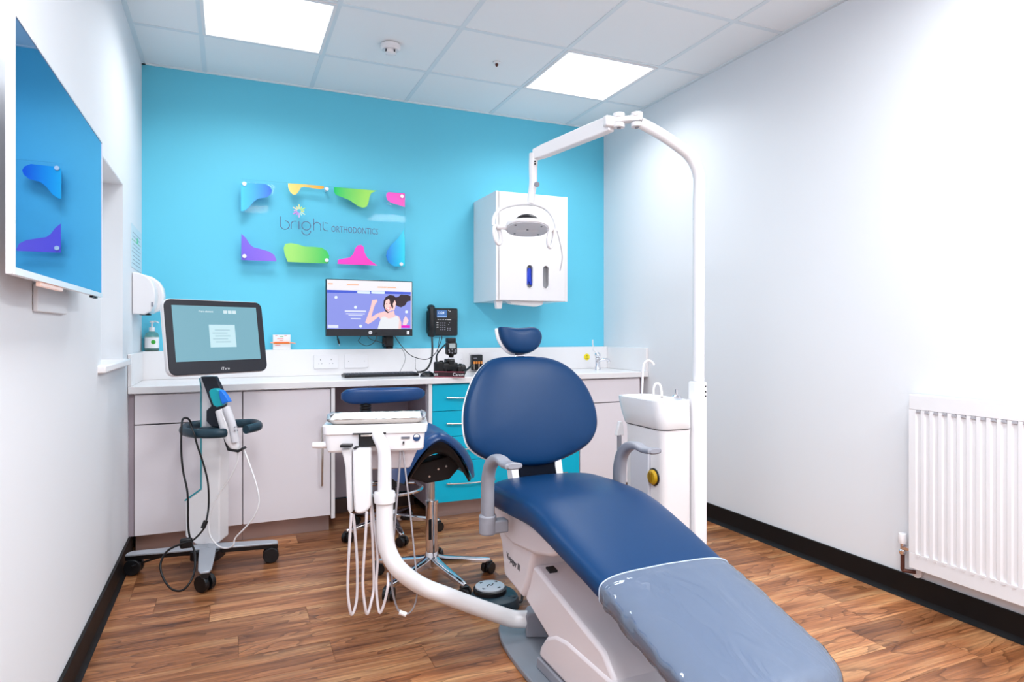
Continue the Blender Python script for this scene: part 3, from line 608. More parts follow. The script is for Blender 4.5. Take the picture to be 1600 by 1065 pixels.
# tap with chain
t = thing('mixer_tap', 'small chrome and white mixer tap at the right end of the worktop', 'tap', (2.40, 3.98, .84))
tx, ty = 2.40, 3.98
obj('spout_body', lathe(new(), [(.024, 0), (.022, .01), (.017, .03), (.016, .07), (.018, .085), (0, .09)], (tx, ty, .8405)), M_chrome, t)
obj('spout', tube(new(), [(tx, ty, .895), (tx+.03, ty-.02, .912), (tx+.065, ty-.03, .912), (tx+.078, ty-.034, .895)], .009, 12), M_chrome, t)
obj('lever', tube(new(), [(tx, ty, .925), (tx-.005, ty-.01, .95), (tx-.035, ty+.0, .985)], .007, 10), M_wp, t)
obj('cartridge', ball(new(), (tx, ty, .945), .022, (1, 1, .9)), M_chrome, t)
obj('coiled_cord', tube(new(), [(tx-.03+.004*math.cos(k*1.3)-.01*min(k, 20)/20, ty+.004*math.sin(k*1.3), .98+.0022*k) for k in range(34)], .0025, 6, 2), M_wp, t)

# ---- wall cupboard
def cupboard():
    x0, x1, y0, z0, z1 = 1.553, 2.067, 3.81, 1.31, 2.006
    t = thing('wall_cupboard', 'white wall cupboard with two oval slots on the turquoise wall', 'cupboard', ((x0+x1)/2, 4.0, z0))
    bm = new(); y1 = YB-.001
    box(bm, (x0, y0+.003, z0), (x0+.018, y1, z1)); box(bm, (x1-.018, y0+.003, z0), (x1, y1, z1))
    box(bm, (x0+.018, y0+.02, z1-.018), (x1-.018, y1, z1)); box(bm, (x0+.018, y0+.02, z0), (x0+.12, y1, z0+.018)); box(bm, (x1-.12, y0+.02, z0), (x1-.018, y1, z0+.018)); box(bm, (x0+.12, y0+.24, z0), (x1-.12, y1, z0+.018)); box(bm, (x0+.12, y0+.02, z0), (x1-.12, y0+.06, z0+.018))
    box(bm, (x0+.018, y1-.012, z0+.018), (x1-.018, y1, z1-.018))
    obj('carcass', bm, M_wp, t)
    # door with two stadium holes: ring faces around each hole
    zc = 1.468; hw, hh = .021, .074; xa, xb = 1.788, 1.905
    dx0, dx1, dz0, dz1 = x0+.020, x1-.020, z0+.002, z1-.002
    def stad(cx, w, h, n=10):
        vs_ = [(cx-w, zc+(h-w)*(1-2*i/8)) for i in range(1, 8)]; vr_ = [(cx+w, zc-(h-w)*(1-2*i/8)) for i in range(1, 8)]
        return [(cx+w*math.cos(a), zc+(h-w)+w*math.sin(a)) for a in [PI*i/n for i in range(n+1)]] + vs_ + [(cx+w*math.cos(a), zc-(h-w)+w*math.sin(a)) for a in [PI+PI*i/n for i in range(n+1)]] + vr_
    bm = new(); mid = (xa+xb)/2
    def cell(cx, a, b, c, d):
        s = stad(cx, hw, hh); q = []
        for (x, z) in s:
            dx, dz = x-cx, z-zc
            tt = min(((b-cx)/dx if dx > 1e-6 else (a-cx)/dx if dx < -1e-6 else 1e9), ((d-zc)/dz if dz > 1e-6 else (c-zc)/dz if dz < -1e-6 else 1e9))
            q.append((cx+dx*tt, zc+dz*tt))
        ang = lambda p: math.atan2(p[1]-zc, p[0]-cx)
        n = len(s)
        for k in range(2):
            yy = y0+.018*k
            vi = [bm.verts.new((x, yy, z)) for x, z in s]; vo = [bm.verts.new((x, yy, z)) for x, z in q]
            for i in range(n): bm.faces.new((vi[i], vi[(i+1) % n], vo[(i+1) % n], vo[i]))
            for cr in ((a, c), (b, c), (b, d), (a, d)):
                for i in range(n):
                    p, r = q[i], q[(i+1) % n]
                    if abs(p[0]-r[0]) > 1e-5 and abs(p[1]-r[1]) > 1e-5 and (abs(p[0]-cr[0]) < 1e-5 or abs(r[0]-cr[0]) < 1e-5) and (abs(p[1]-cr[1]) < 1e-5 or abs(r[1]-cr[1]) < 1e-5):
                        v = bm.verts.new((cr[0], yy, cr[1])); bm.faces.new((vo[i], vo[(i+1) % n], v))
            if k == 0: inner0 = vi
        for i in range(n): bm.faces.new((inner0[i], inner0[(i+1) % n], vi[(i+1) % n], vi[i]))
    cell(xa, dx0, mid, dz0, 1.62); cell(xb, mid, dx1, dz0, 1.62)
    box(bm, (dx0, y0, 1.62), (dx1, y0+.018, dz1))
    bmesh.ops.remove_doubles(bm, verts=bm.verts[:], dist=1e-5)
    bmesh.ops.recalc_face_normals(bm, faces=bm.faces[:])
    d = obj('door', bm, M_wp, t)
    for cx in (xa, xb):
        ring = [(x, y0-.001, z) for x, z in stad(cx, hw+.002, hh+.002)]
        obj('slot_rim', tube(new(), ring, .0018, 6, 1, closed=True), M_edge, d)
    obj('glove_holder', B((x0+.06, y0+.026, zc-.10), (xa+.05, y0+.20, zc+.09)), mat('grey_liner', (150, 152, 158), .6), t)
    obj('glove_holder', B((xb-.05, y0+.026, zc-.10), (x1-.03, y0+.20, zc+.09)), MATS['grey_liner'], t)
    obj('nozzle', prism(new(), [(-.024, 0), (.024, 0), (.017, -.052), (-.016, -.052)], ((x0+.035, y0+.07, z0), (1, 0, 0), (0, 0, 1)), .035), M_wp, t, bevel=.002)
    gl = mat('blue_glove', (20, 60, 200), .35)
    bm = new()
    for k in range(12):
        tube(bm, [(xa+random.uniform(-.015, .015), y0+.014, zc+random.uniform(-.065, .055)) for _ in range(3)], .008, 8, 4)
    o = obj('nitrile_gloves', bm, gl, ang=80); tag(o, 'blue nitrile gloves showing through the left oval slot of the wall cupboard', 'gloves')
    o['kind'] = 'stuff'
    bm = new(); pts = [(1.66, z0+.002), (1.675, z0-.018), (1.70, z0-.022), (1.78, z0-.028), (1.86, z0-.034), (1.90, z0-.022), (1.91, z0+.002)]
    prism(bm, pts, ((0, y0+.10, 0), (1, 0, 0), (0, 0, 1)), .06)
    tag(obj('paper_towel', bm, M_paper, bevel=.003), 'white paper towel poking out below the wall cupboard', 'paper towel')
cupboard()

# ------------------------------------------------------------------ television on the left wall
def tv():
    X = -.382; xb = -.3945; y0, y1, z0, z1 = 1.53, 2.475, 1.221, 1.729

    t = thing('wall_television', 'white framed television mirroring the turquoise wall, on the left wall', 'television', (XL, 2.0, 1.2))
    obj('housing', B((xb, y0, z0), (X, y1, z1)), M_wm, t, bevel=.002)
    fr = .006; bm = new()
    for a, b in (((y0, z0), (y1, z0+.014)), ((y0, z1-fr), (y1, z1)), ((y0, z0+.014), (y0+fr, z1-fr)), ((y1-fr, z0+.014), (y1, z1-fr))): box(bm, (X, a[0], a[1]), (X+.003, b[0], b[1]))
    obj('frame', bm, M_wm, t)
    M_tv = mat('television_glass', (70, 152, 212), .015, metal=1.0)
    for l in list(M_tv.node_tree.links):
        if l.to_socket.name == 'Roughness': M_tv.node_tree.links.remove(l)
    M_tv.node_tree.nodes['Principled BSDF'].inputs['Roughness'].default_value = 0.01
    obj('screen', B((X, y0+fr, z0+.014), (X+.0015, y1-fr, z1-fr)), M_tv, t)
    obj('wall_bracket', B((XL+.0005, 1.8, 1.3), (xb, 2.2, 1.65)), M_wm, t)
    obj('control_strip', B((xb+.001, 1.74, z0-.010), (X-.001, 1.95, z0)), mat('peach_lamp_cover', (250, 226, 216), .3, emit=.25, ecol=(255, 180, 150)), t, bevel=.002)
    obj('socket_box', B((XL+.001, 1.98, z0-.06), (XL+.012, 2.30, z0+.01)), M_wall, t, bevel=.003)
    for k in range(2): obj('port', B((xb+.002, 2.34+.05*k, z0-.006), (X-.002, 2.37+.05*k, z0)), M_bp, t)
tv()

# ------------------------------------------------------------------ radiator
def radiator():
    xf, xbk = 2.54, 2.59; y0, y1, z0, z1 = .78, 1.776, .15, .855
    t = thing('radiator', 'white panel radiator low on the right wall', 'radiator', (XR, 1.3, z0))
    P = .035; pts = []; y = y1-.028
    pts = [(y1, 0), (y1-.02, 0)]
    while y-P > y0+.01:
        pts += [(y, 0), (y-.004, .004), (y-.0155, .004), (y-.0195, 0)] if False else [(y, 0), (y-.005, .006), (y-.017, .006), (y-.022, 0)]
        y -= P
    pts += [(y0, 0), (y0, .014), (y1, .014)]
    bm = new(); prism(bm, [(a-y0, b) for a, b in pts], ((xf, y0, z0+.065), (0, 1, 0), (1, 0, 0)), -(z1-z0-.125))
    obj('fluted_panel', bm, M_rad, t, ang=20)
    obj('panel_edge', B((xf-.0002, y0, z0), (xf+.014, y1, z0+.0648)), M_rad, t, bevel=.002)
    obj('panel_edge', B((xf-.0002, y0, z1-.0598), (xf+.014, y1, z1)), M_rad, t, bevel=.002)
    y = y1-.028
    while y-P > y0+.01:
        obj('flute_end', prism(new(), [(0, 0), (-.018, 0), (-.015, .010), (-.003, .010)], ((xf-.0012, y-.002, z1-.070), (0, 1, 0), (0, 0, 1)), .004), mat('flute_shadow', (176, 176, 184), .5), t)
        obj('flute_end', prism(new(), [(-.003, 0), (-.015, 0), (-.018, .010), (0, .010)], ((xf-.003, y-.002, z0+.055), (0, 1, 0), (0, 0, 1)), .005), M_rad, t)
        y -= P
    obj('rear_panel', B((xbk-.012, y0+.01, z0+.01), (xbk, y1-.01, z1-.01)), M_rad, t)
    obj('side_cover', B((xf+.014, y1-.003, z0+.004), (xbk, y1, z1-.002)), M_rad, t)
    obj('top_grille', B((xf+.014, y0, z1-.006), (xbk, y1-.003, z1-.001)), M_rad, t)
    obj('bracket', B((xbk, 1.5, .3), (XR-.0005, 1.56, .7)), M_rad, t)
    v = thing('radiator_valve', 'radiator valve with a white cap on a bare brown pipe', 'valve', (2.56, 1.80, .1))
    vx, vy = 2.558, 1.815
    obj('cap', lathe(new(), [(.015, .235), (.017, .245), (.017, .268), (.015, .275), (0, .275)], (vx, vy, 0)), M_wp, v)
    obj('valve_body', lathe(new(), [(.012, .19), (.014, .195), (.014, .205), (.009, .21), (.009, .235)], (vx, vy, 0)), M_chrome, v)
    obj('union_nut', cyl(new(), (vx, vy, .218), (vx, vy-.034, .218), .011, n=6), M_chrome, v)
    obj('copper_pipe', tube(new(), [(vx, vy, .19), (vx, vy, .145), (vx+.001, vy, .125), (vx+.006, vy-.008, .122), (vx+.03, vy-.035, .122)], .008, 12), M_brown, v)
    obj('wall_collar', cyl(new(), (XR-.014, vy-.04, .122), (XR-.0125+.012, vy-.04, .122), .022, n=24), M_wp, v)
radiator()

# ------------------------------------------------------------------ stools
def caster(par, x, y, ang, s=1.0, lock=False):
    ca, sa = math.cos(ang), math.sin(ang); ax = Vector((-sa, ca, 0)); r = .026*s; c = Vector((x, y, r+.0005))
    bm = new()
    for sg in (-1, 1): cyl(bm, c+ax*(.006*sg*s), c+ax*(.024*sg*s), r, n=24)
    return obj('caster', box(cyl(bm, c, c+Vector((0, 0, .038*s)), .008*s, n=12), c+Vector((-.016*s, -.016*s, .010*s)), c+Vector((.016*s, .016*s, .032*s))), M_bp, par, bevel=.002)
def star_base(t, cx, cy, Rr, a0, hub=.085):
    for k in range(5):
        a = a0+k*2*PI/5; d = Vector((math.cos(a), math.sin(a), 0)); sd = Vector((-d.y, d.x, 0))
        rs = []
        for r, zt, hw, th in ((.02, hub+.03, .020, .045), (.06, hub+.018, .019, .034), (Rr*.55, hub+.004, .016, .026), (Rr-.012, hub-.012, .013, .022), (Rr+.008, hub-.016, .009, .016)):
            c = Vector((cx, cy, zt))+d*r
            rs.append([c+sd*hw*.5, c+sd*hw-Vector((0, 0, .006)), c+sd*hw-Vector((0, 0, th)), c-sd*hw-Vector((0, 0, th)), c-sd*hw-Vector((0, 0, .006)), c-sd*hw*.5])
        lg = obj('leg', rings(new(), rs), M_chrome, t, bevel=.002, ang=50)
        caster(lg, cx+d.x*Rr, cy+d.y*Rr, a+.6)
    obj('hub', lathe(new(), [(.022, hub-.03), (.034, hub-.02), (.034, hub+.02), (.028, hub+.04), (.026, hub+.045)], (cx, cy, 0)), M_chrome, t)
def saddle_stool():
    cx, cy = .83, 2.80
    t = thing('saddle_stool', 'blue saddle stool on a chrome star base beside the dental chair', 'stool', (cx, cy, 0))
    star_base(t, cx, cy, .265, math.radians(-4))
    obj('gas_cylinder', cyl(cyl(new(), (cx, cy, .09), (cx, cy, .345), .026), (cx, cy, .34), (cx, cy, .36), .029), M_chrome, t, bevel=.002)
    obj('piston', cyl(new(), (cx, cy, .36), (cx, cy, .47), .014), M_steel, t)
    obj('spec_label', B((cx-.022, cy-.0275, .19), (cx-.008, cy-.025, .28)), M_bp, t)
    # saddle: arch across (a), long axis (b); a toward camera-right
    u = R.copy(); f = F.copy()
    rot = math.radians(18); A = u*math.cos(rot)+f*math.sin(rot); Bv = -u*math.sin(rot)+f*math.cos(rot)
    def saddle(th0, th1, sc, name, m, drop=0):
        rs = []; NA, NB = 22, 18
        top = []; bot = []
        bm = new()
        def P(i, j, off):
            s = -1+2*i/NA; v = -1+2*j/NB
            # plan outline: superellipse
            su = s; sv = v
            rr = 1.0
            xx = su*.185*sc*math.sqrt(max(0, 1-.36*sv*sv)); yy = sv*.20*sc*math.sqrt(max(0, 1-.36*su*su))
            z = .632 - .155*abs(su)**2.0 + .030*sv*sv*(1-abs(su)) + .035*max(0, -su)*0 - drop
            edge = max(abs(su), abs(sv)); th = off*(1-edge**6)**.5 if off > 0 else 0
            n = Vector((.6*su, 0, 1)).normalized()
            z += 0
            return Vector((cx, cy, z)) + A*(xx+n.x*th*.8) + Bv*yy + Vector((0, 0, n.z*th))
        tv = [[bm.verts.new(P(i, j, th0)) for j in range(NB+1)] for i in range(NA+1)]
        bv = [[bm.verts.new(P(i, j, 0)-Vector((0, 0, th1*(1-max(abs(-1+2*i/NA), abs(-1+2*j/NB))**6)**.5 + .0005))) for j in range(NB+1)] for i in range(NA+1)]
        for i in range(NA):
            for j in range(NB):
                bm.faces.new((tv[i][j], tv[i+1][j], tv[i+1][j+1], tv[i][j+1])); bm.faces.new((bv[i][j], bv[i][j+1], bv[i+1][j+1], bv[i+1][j]))
        for i in range(NA):
            bm.faces.new((tv[i][0], bv[i][0], bv[i+1][0], tv[i+1][0])); bm.faces.new((tv[i][NB], tv[i+1][NB], bv[i+1][NB], bv[i][NB]))
        for j in range(NB):
            bm.faces.new((tv[0][j], tv[0][j+1], bv[0][j+1], bv[0][j])); bm.faces.new((tv[NA][j], bv[NA][j], bv[NA][j+1], tv[NA][j+1]))
        bmesh.ops.recalc_face_normals(bm, faces=bm.faces[:])
        return obj(name, bm, m, t, ang=70)
    saddle(.038, .016, 1.0, 'seat', M_bnavy)
    saddle(.002, .045, .93, 'seat_pan', M_bp, .012)
    c0 = Vector((cx, cy, 0))
    bm = new(); prism(bm, [(-.09, .53), (.115, .57), (.13, .52), (.07, .455), (-.03, .445), (-.10, .47)], (c0-Bv*.05, A, (0, 0, 1)), -.10)
    obj('mechanism', bm, mat('mechanism_black', (30, 20, 20), .5), t, bevel=.006)
    for dx, dz in ((-.02, .475), (.02, .505), (.055, .515)): obj('bolt', cyl(new(), c0-Bv*.052+A*dx+Vector((0, 0, dz)), c0-Bv*.047+A*dx+Vector((0, 0, dz)), .005, n=10), M_steel, t)
    bm = new(); prism(bm, [(-.009, 0), (.011, 0), (.008, -.075), (-.006, -.07)], (c0+A*.155-Bv*.03+Vector((0, 0, .545)), A, (0, 0, 1)), -.003)
    obj('adjust_lever', bm, M_steel, t, bevel=.001)
saddle_stool()
def assist_stool():
    cx, cy = .82, 3.56
    t = thing('assistant_stool', 'high blue stool with chrome foot ring tucked under the worktop', 'stool', (cx, cy, 0))
    star_base(t, cx, cy, .26, math.radians(-90))
    obj('gas_cylinder', cyl(new(), (cx, cy, .09), (cx, cy, .42), .026), M_bp, t)
    pts = [(cx+.17*math.cos(a), cy+.17*math.sin(a), .245) for a in [2*PI*k/24 for k in range(24)]]
    obj('foot_ring', tube(new(), pts, .010, 10, 2, closed=True), M_chrome, t)
    bm = new()
    for k in range(3):
        a = k*2*PI/3+.4; tube(bm, [(cx+.02*math.cos(a), cy+.02*math.sin(a), .27), (cx+.17*math.cos(a), cy+.17*math.sin(a), .245)], .007, 8, 2)
    obj('ring_spoke', bm, M_chrome, t); obj('ring_clamp', cyl(new(), (cx, cy, .25), (cx, cy, .30), .034), M_bp, t, bevel=.003)
    obj('mechanism', B((cx-.10, cy-.10, .42), (cx+.12, cy+.10, .47)), M_bp, t, bevel=.012)
    obj('seat', lathe(new(), [(0, .47), (.15, .47), (.185, .485), (.19, .51), (.178, .54), (.12, .552), (0, .552)], (cx, cy, 0), 40), M_bnavy, t, ang=60)
    for k, dz in enumerate((0, -.07)):
        obj('lever_knob', lathe(new(), [(0, -.004), (.014, 0), (.016, .01), (.016, .035), (.008, .04), (0, .04)], (cx+.10, cy-.13, .44+dz), 18, (.6, -.6, .3)), M_gp2, t)
        obj('lever', tube(new(), [(cx+.05, cy-.05, .45), (cx+.10, cy-.12, .44+dz)], .005, 8, 2), M_steel, t)
    # bellows and backrest on the near side
    bx, by = .655, 3.42
    prof = []
    for k in range(14):
        z = .55+k*.014; prof += [(.026, z), (.031, z+.007)]
    prof.append((.026, .55+14*.014))
    obj('spine_bracket', tube(new(), [(cx-.03, cy, .45), (bx, by, .46), (bx, by, .56)], .016, 10), M_bp, t)
    obj('bellows', lathe(new(), prof, (bx, by, 0), 24), M_bp, t, ang=20)
    rs = []
    for k in range(25):
        s = -1+2*k/24; c = Vector((.755+s*.222, 3.40+.035*s*s*1.0, .775)) ; e = (1-abs(s)**8)**.5 if abs(s) < 1 else .12
        e = max(e, .35); hh = .040*e*(1-.10*s); tt = .024*e
        rs.append([c+Vector((0, tt*math.copysign(abs(math.cos(a))**.6, math.cos(a)), hh*math.copysign(abs(math.sin(a))**.6, math.sin(a)))) for a in [2*PI*q/20 for q in range(20)]])
    obj('backrest', rings(new(), rs), M_bnavy, t, ang=60)
assist_stool()

# ------------------------------------------------------------------ scanner cart
def scanner():
    cx, cy = -.09, 3.33
    t = thing('scanner_cart', 'white wheeled dental scanner cart with a large tilted touch screen', 'cart', (cx, cy, 0))
    # monitor plane
    u = Vector((.409, .269, 0)).normalized(); n = Vector((.269, -.409, 0)).normalized()
    tl = math.radians(9); v = (Vector((0, 0, 1))*math.cos(tl) - n*math.sin(tl)).normalized(); nn = u.cross(v).normalized()
    if nn.dot(n) < 0: nn = -nn
    cl = at(258, 528, 2.77); cr = at(414, 528, 3.17); c = (cl+cr)/2 ; c.z = at(336, 526, 2.95).z
    W, H = (cr-cl).length*.98, .335
    u = (cr-cl); u.z = 0; u.normalize(); n = Vector((u.y, -u.x, 0)); v = (Vector((0, 0, 1))*math.cos(tl) - n*math.sin(tl)).normalized(); nn = u.cross(v)
    obj('screen_back', prism(new(), rrect(W+.006, H+.006, .035), (c-nn*.030, u, v), .026), M_wp, t, bevel=.004)
    bz = obj('screen_bezel', prism(new(), rrect(W, H, .032), (c-nn*.004, u, v), .006), mat('bezel_black', (34, 35, 44), .35), t, bevel=.002)
    sW, sH = W*.865, H*.745; so = c+nn*.0022+v*.016
    def em(nm, cc, e=1.5): return mat('scan_'+nm, (0, 0, 0), .25, emit=e, ecol=cc)
    scr = obj('display', prism(new(), [(-sW/2, -sH/2), (sW/2, -sH/2), (sW/2, sH/2), (-sW/2, sH/2)], (so, u, v), .0006), em('teal', (118, 168, 184)), t)
    def rect(nm, x, y, w, h, m, k=1): return obj(nm, prism(new(), [(-w/2, -h/2), (w/2, -h/2), (w/2, h/2), (-w/2, h/2)], (so+u*x*sW/2+v*y*sH/2, u, v), .0006+.0003*k), m, scr)
    rect('login_card', .10, -.10, .31*sW, .42*sH, em('card', (192, 224, 233)))
    for k in range(5): rect('card_line', .10-.06*(k % 2), .12-.11*k, .18*sW, .006, em('line', (170, 200, 210)), 2)
    for k in range(3): rect('icon', .21+.11*k, .80, .045*sW, .06*sH, em('icon', (205, 225, 232)))
    text('header_text', 'iTero element', .012, tuple(so+nn*.0012+u*(-.25*sW/2)+v*(.8*sH/2)), u, v, em('white', (235, 245, 250)), scr, .0002)
    text('maker_lettering', 'iTero', .018, tuple(c+nn*.0022-v*(H*.44)+u*.02), u, v, M_paper, t, .0003)
    # neck: slanting black plate
    nb = at(330, 590, 3.0); nk = [at(325, 588, 3.02), at(332, 612, 3.03), at(340, 640, 3.04), at(338, 650, 3.05), at(336, 668, 3.06)]
    bm = new(); pl = [(313, 588), (336, 588), (345, 606), (352, 633), (344, 640), (344, 658), (352, 662), (345, 668), (330, 666), (322, 658), (322, 641), (330, 634), (322, 612)]
    fr = [at(x, y, 3.02) for x, y in pl]
    dd = F*.03
    a = [bm.verts.new(p) for p in fr]; b = [bm.verts.new(p+dd) for p in fr]; bm.faces.new(a); bm.faces.new(b[::-1])
    for i in range(len(a)): bm.faces.new((a[i], b[i], b[(i+1) % len(a)], a[(i+1) % len(a)]))
    bmesh.ops.recalc_face_normals(bm, faces=bm.faces[:]); obj('neck', bm, mat('neck_black', (32, 36, 48), .45), t, bevel=.004)
    # white column: upper neck post, body
    def ringp(z, px0, px1, d, dp=.10):
        p = at(px0, 518, d); q = at(px1, 518, d); p.z = q.z = z
        return [p, q, q+F*dp, p+F*dp]
    zz = lambda y, d: CH+(518-y)/1013*d
    D = 3.03
    def slab(nm, prof, d, dp, m, bev=.006):
        bm = new(); a = [bm.verts.new(at(x, y, d)) for x, y in prof]; b = [bm.verts.new(at(x, y, d)+F*dp) for x, y in prof]
        bm.faces.new(a); bm.faces.new(b[::-1])
        for i in range(len(a)): bm.faces.new((a[i], b[i], b[(i+1) % len(a)], a[(i+1) % len(a)]))
        bmesh.ops.recalc_face_normals(bm, faces=bm.faces[:]); return obj(nm, bm, m, t, bevel=bev)
    slab('column', [(312, 588), (318, 588), (326, 610), (334, 640), (346, 668), (343, 760), (343, 846), (324, 858), (305, 850), (289, 838), (289, 782), (314, 764), (314, 606)], D+.032, .10, M_wp)
    slab('teal_trim', [(312, 590), (314.5, 606), (314.5, 764.5), (289, 783), (288, 781), (313, 763), (313, 606), (311, 591)], D+.028, .004, M_tealline, 0)
    # handle ring
    ring = [at(384, 664, 2.98), at(404, 658, 3.08), at(396, 655, 3.2), at(372, 656, 3.2), at(345, 660, 3.22), at(318, 658, 3.22), at(296, 657, 3.16), at(286, 664, 3.02), at(298, 672, 2.92), at(320, 674, 2.88), at(342, 672, 2.88), at(352, 668, 2.90)]
    for p in ring: p.z = .655+(p-at(330, 518, 3.05)).dot(R)*.03
    obj('handle_ring', tube(new(), ring, .018, 12, 6, flat=1.15), M_teal, t, ang=60)
    obj('centre_tray', prism(new(), rrect(.13, .10, .02), (at(338, 664, 3.06)+Vector((0, 0, -.006)), R, F), -.012), M_teal, t, bevel=.003)
    # scanner holder
    slab('wand_holder', [(347, 668), (352, 664), (353, 684), (357, 700), (372, 703), (379, 698), (382, 701), (372, 707), (355, 704), (350, 690)], 2.90, .03, M_bp, .002)
    # three legs with casters
    hub = Vector((cx, cy, 0)); tips = [at(202, 880, 2.97), at(320, 885, 2.76), at(430, 846, 3.14)]
    for p in tips: p.z = 0
    hb = at(325, 857, 3.03); hb.z = 0
    obj('base_hub', prism(new(), rrect(.13, .11, .02), (hb+Vector((0, 0, .055)), R, F), .045), M_bp, t, bevel=.004)
    for p in tips + [hb+(hb-tips[1])*.55]:
        d = (p-hb); L = d.length; d.normalize(); sd = Vector((-d.y, d.x, 0)); rs = []; rb = []
        for q, wd, zt in ((0, .036, .112), (L*.5, .033, .104), (L-.01, .027, .098), (L+.012, .018, .094)):
            cc = hb+d*q
            rs.append([cc+sd*wd+Vector((0, 0, zt)), cc-sd*wd+Vector((0, 0, zt)), cc-sd*wd+Vector((0, 0, zt-.010)), cc+sd*wd+Vector((0, 0, zt-.010))])
            rb.append([cc+sd*wd*.8+Vector((0, 0, zt-.010)), cc-sd*wd*.8+Vector((0, 0, zt-.010)), cc-sd*wd*.7+Vector((0, 0, zt-.03)), cc+sd*wd*.7+Vector((0, 0, zt-.03))])
        lg = obj('leg', rings(new(), rs), M_silver, t, bevel=.003)
        obj('leg_underside', rings(new(), rb), M_bp, lg)
        e = hb+d*(L-.02)
        rr = .036; ax = sd if p is not tips[1] else (F*.92+R*.38).normalized(); bm = new()
        for sg in (-1, 1): cyl(bm, Vector((e.x, e.y, rr+.0005))+ax*.008*sg, Vector((e.x, e.y, rr+.0005))+ax*.028*sg, rr, n=28)
        cyl(bm, (e.x, e.y, .05), (e.x, e.y, .078), .016, n=16)
        obj('caster', bm, M_bp, lg, bevel=.003)
    return t
scanner()
# wand (held in the holder)
def wand():
    t = thing('scanner_wand', 'white handheld scanner with a blue tip resting in the cart holder', 'scanner', tuple(at(365, 700, 2.92)))
    ax = [(345, 640, 2.93, .024), (350, 655, 2.925, .027), (356, 672, 2.92, .029), (362, 688, 2.92, .027), (368, 699, 2.92, .020), (371, 704, 2.92, .008)]
    P = [at(x, y, d) for x, y, d, r in ax]; rr = [a[3] for a in ax]
    def rf(u):
        f = u*(len(rr)-1); i = min(int(f), len(rr)-2); return rr[i]+(rr[i+1]-rr[i])*(f-i)
    obj('body', tube(new(), P, rf, 16, 8, flat=1.0), M_wp, t, ang=60)
    b2 = [at(353, 636, 2.90), at(362, 660, 2.895), at(368, 690, 2.895)]
    obj('grip_panel', tube(new(), b2, .017, 10, 6), mat('pale_grip', (214, 214, 220), .35), t, ang=60)
    for k in range(4): p = at(367+4*(k % 2), 667+5*(k//2), 2.875); obj('button', ball(new(), p, .0035), M_gp, t)
    def blob(nm, prof, d, dp, m):
        bm = new(); a = [bm.verts.new(at(x, y, d)) for x, y in prof]; b = [bm.verts.new(at(x, y, d)+F*dp) for x, y in prof]
        bm.faces.new(a); bm.faces.new(b[::-1])
        for i in range(len(a)): bm.faces.new((a[i], b[i], b[(i+1) % len(a)], a[(i+1) % len(a)]))
        bmesh.ops.recalc_face_normals(bm, faces=bm.faces[:]); return obj(nm, bm, m, t, bevel=.005, seg=3)
    s = blob('tip_sleeve', [(326, 611), (330, 607), (339, 607), (344, 612), (350, 631), (346, 634), (338, 636), (333, 633), (328, 620)], 2.93, .035, mat('teal_sleeve', (10, 168, 180), .35))
    blob('tip_sleeve', [(341, 609), (347, 610), (353, 618), (359, 628), (352, 629), (347, 632), (343, 622)], 2.915, .03, mat('blue_sleeve', (20, 120, 230), .3))
wand()
cable('power_cable', 'black cable looped over the cart handle and hanging to its base', [at(301, 672, 2.93), at(296, 656, 2.90), at(288, 653, 2.88), at(284, 662, 2.86), at(283, 700, 2.85), at(286, 735, 2.85), at(293, 770, 2.84), at(294, 820, 2.84), at(298, 845, 2.84), at(304, 862, 2.84), at(304, 890, 2.78), at(297, 909, 2.74), at(284, 922, 2.72), at(267, 919, 2.72), at(254, 900, 2.74), at(251, 880, 2.76), at(262, 860, 2.78), at(285, 849, 2.80), at(300, 846, 2.80)], .0045, M_bp)
t = thing('charging_lead', 'black lead with an inline block hanging on the front of the cart column', 'cable', tuple(at(312, 850, 2.85)))
obj('lead', tube(new(), [at(296, 660, 2.88), at(303, 676, 2.87), at(308, 695, 2.87), at(318, 725, 2.88), at(325, 755, 2.88), at(326, 790, 2.88), at(322, 815, 2.86), at(318, 826, 2.85), at(308, 838, 2.84), at(296, 848, 2.83)], .004, 8), M_bp, t, ang=60)
obj('ferrite_block', tube(new(), [at(322, 813, 2.86), at(317, 825, 2.85)], .010, 12, 2), M_bp, t)
obj('inline_block', box(new(), at(291, 848, 2.83)-Vector((.025, .012, .022)), at(291, 848, 2.83)+Vector((.025, .012, .022))), M_bp, t, bevel=.008)
cable('floor_cable', 'black cable running on the floor from the cart base to its left caster', [at(300, 866, 3.05), at(260, 868, 3.05), at(230, 876, 3.0), at(205, 885, 2.93)], .005, M_bp)
cable('wand_cord', 'white cord hanging in a loop from the handheld scanner', [at(371, 704, 2.92), at(371, 720, 2.92), at(360, 745, 2.92), at(340, 775, 2.93), at(328, 805, 2.93), at(327, 832, 2.92), at(338, 850, 2.9), at(352, 856, 2.88), at(364, 852, 2.86), at(368, 840, 2.86), at(385, 822, 2.86), at(398, 805, 2.86), at(405, 782, 2.87), at(400, 755, 2.88), at(390, 725, 2.9), at(382, 704, 2.92)], .0035, M_wp)

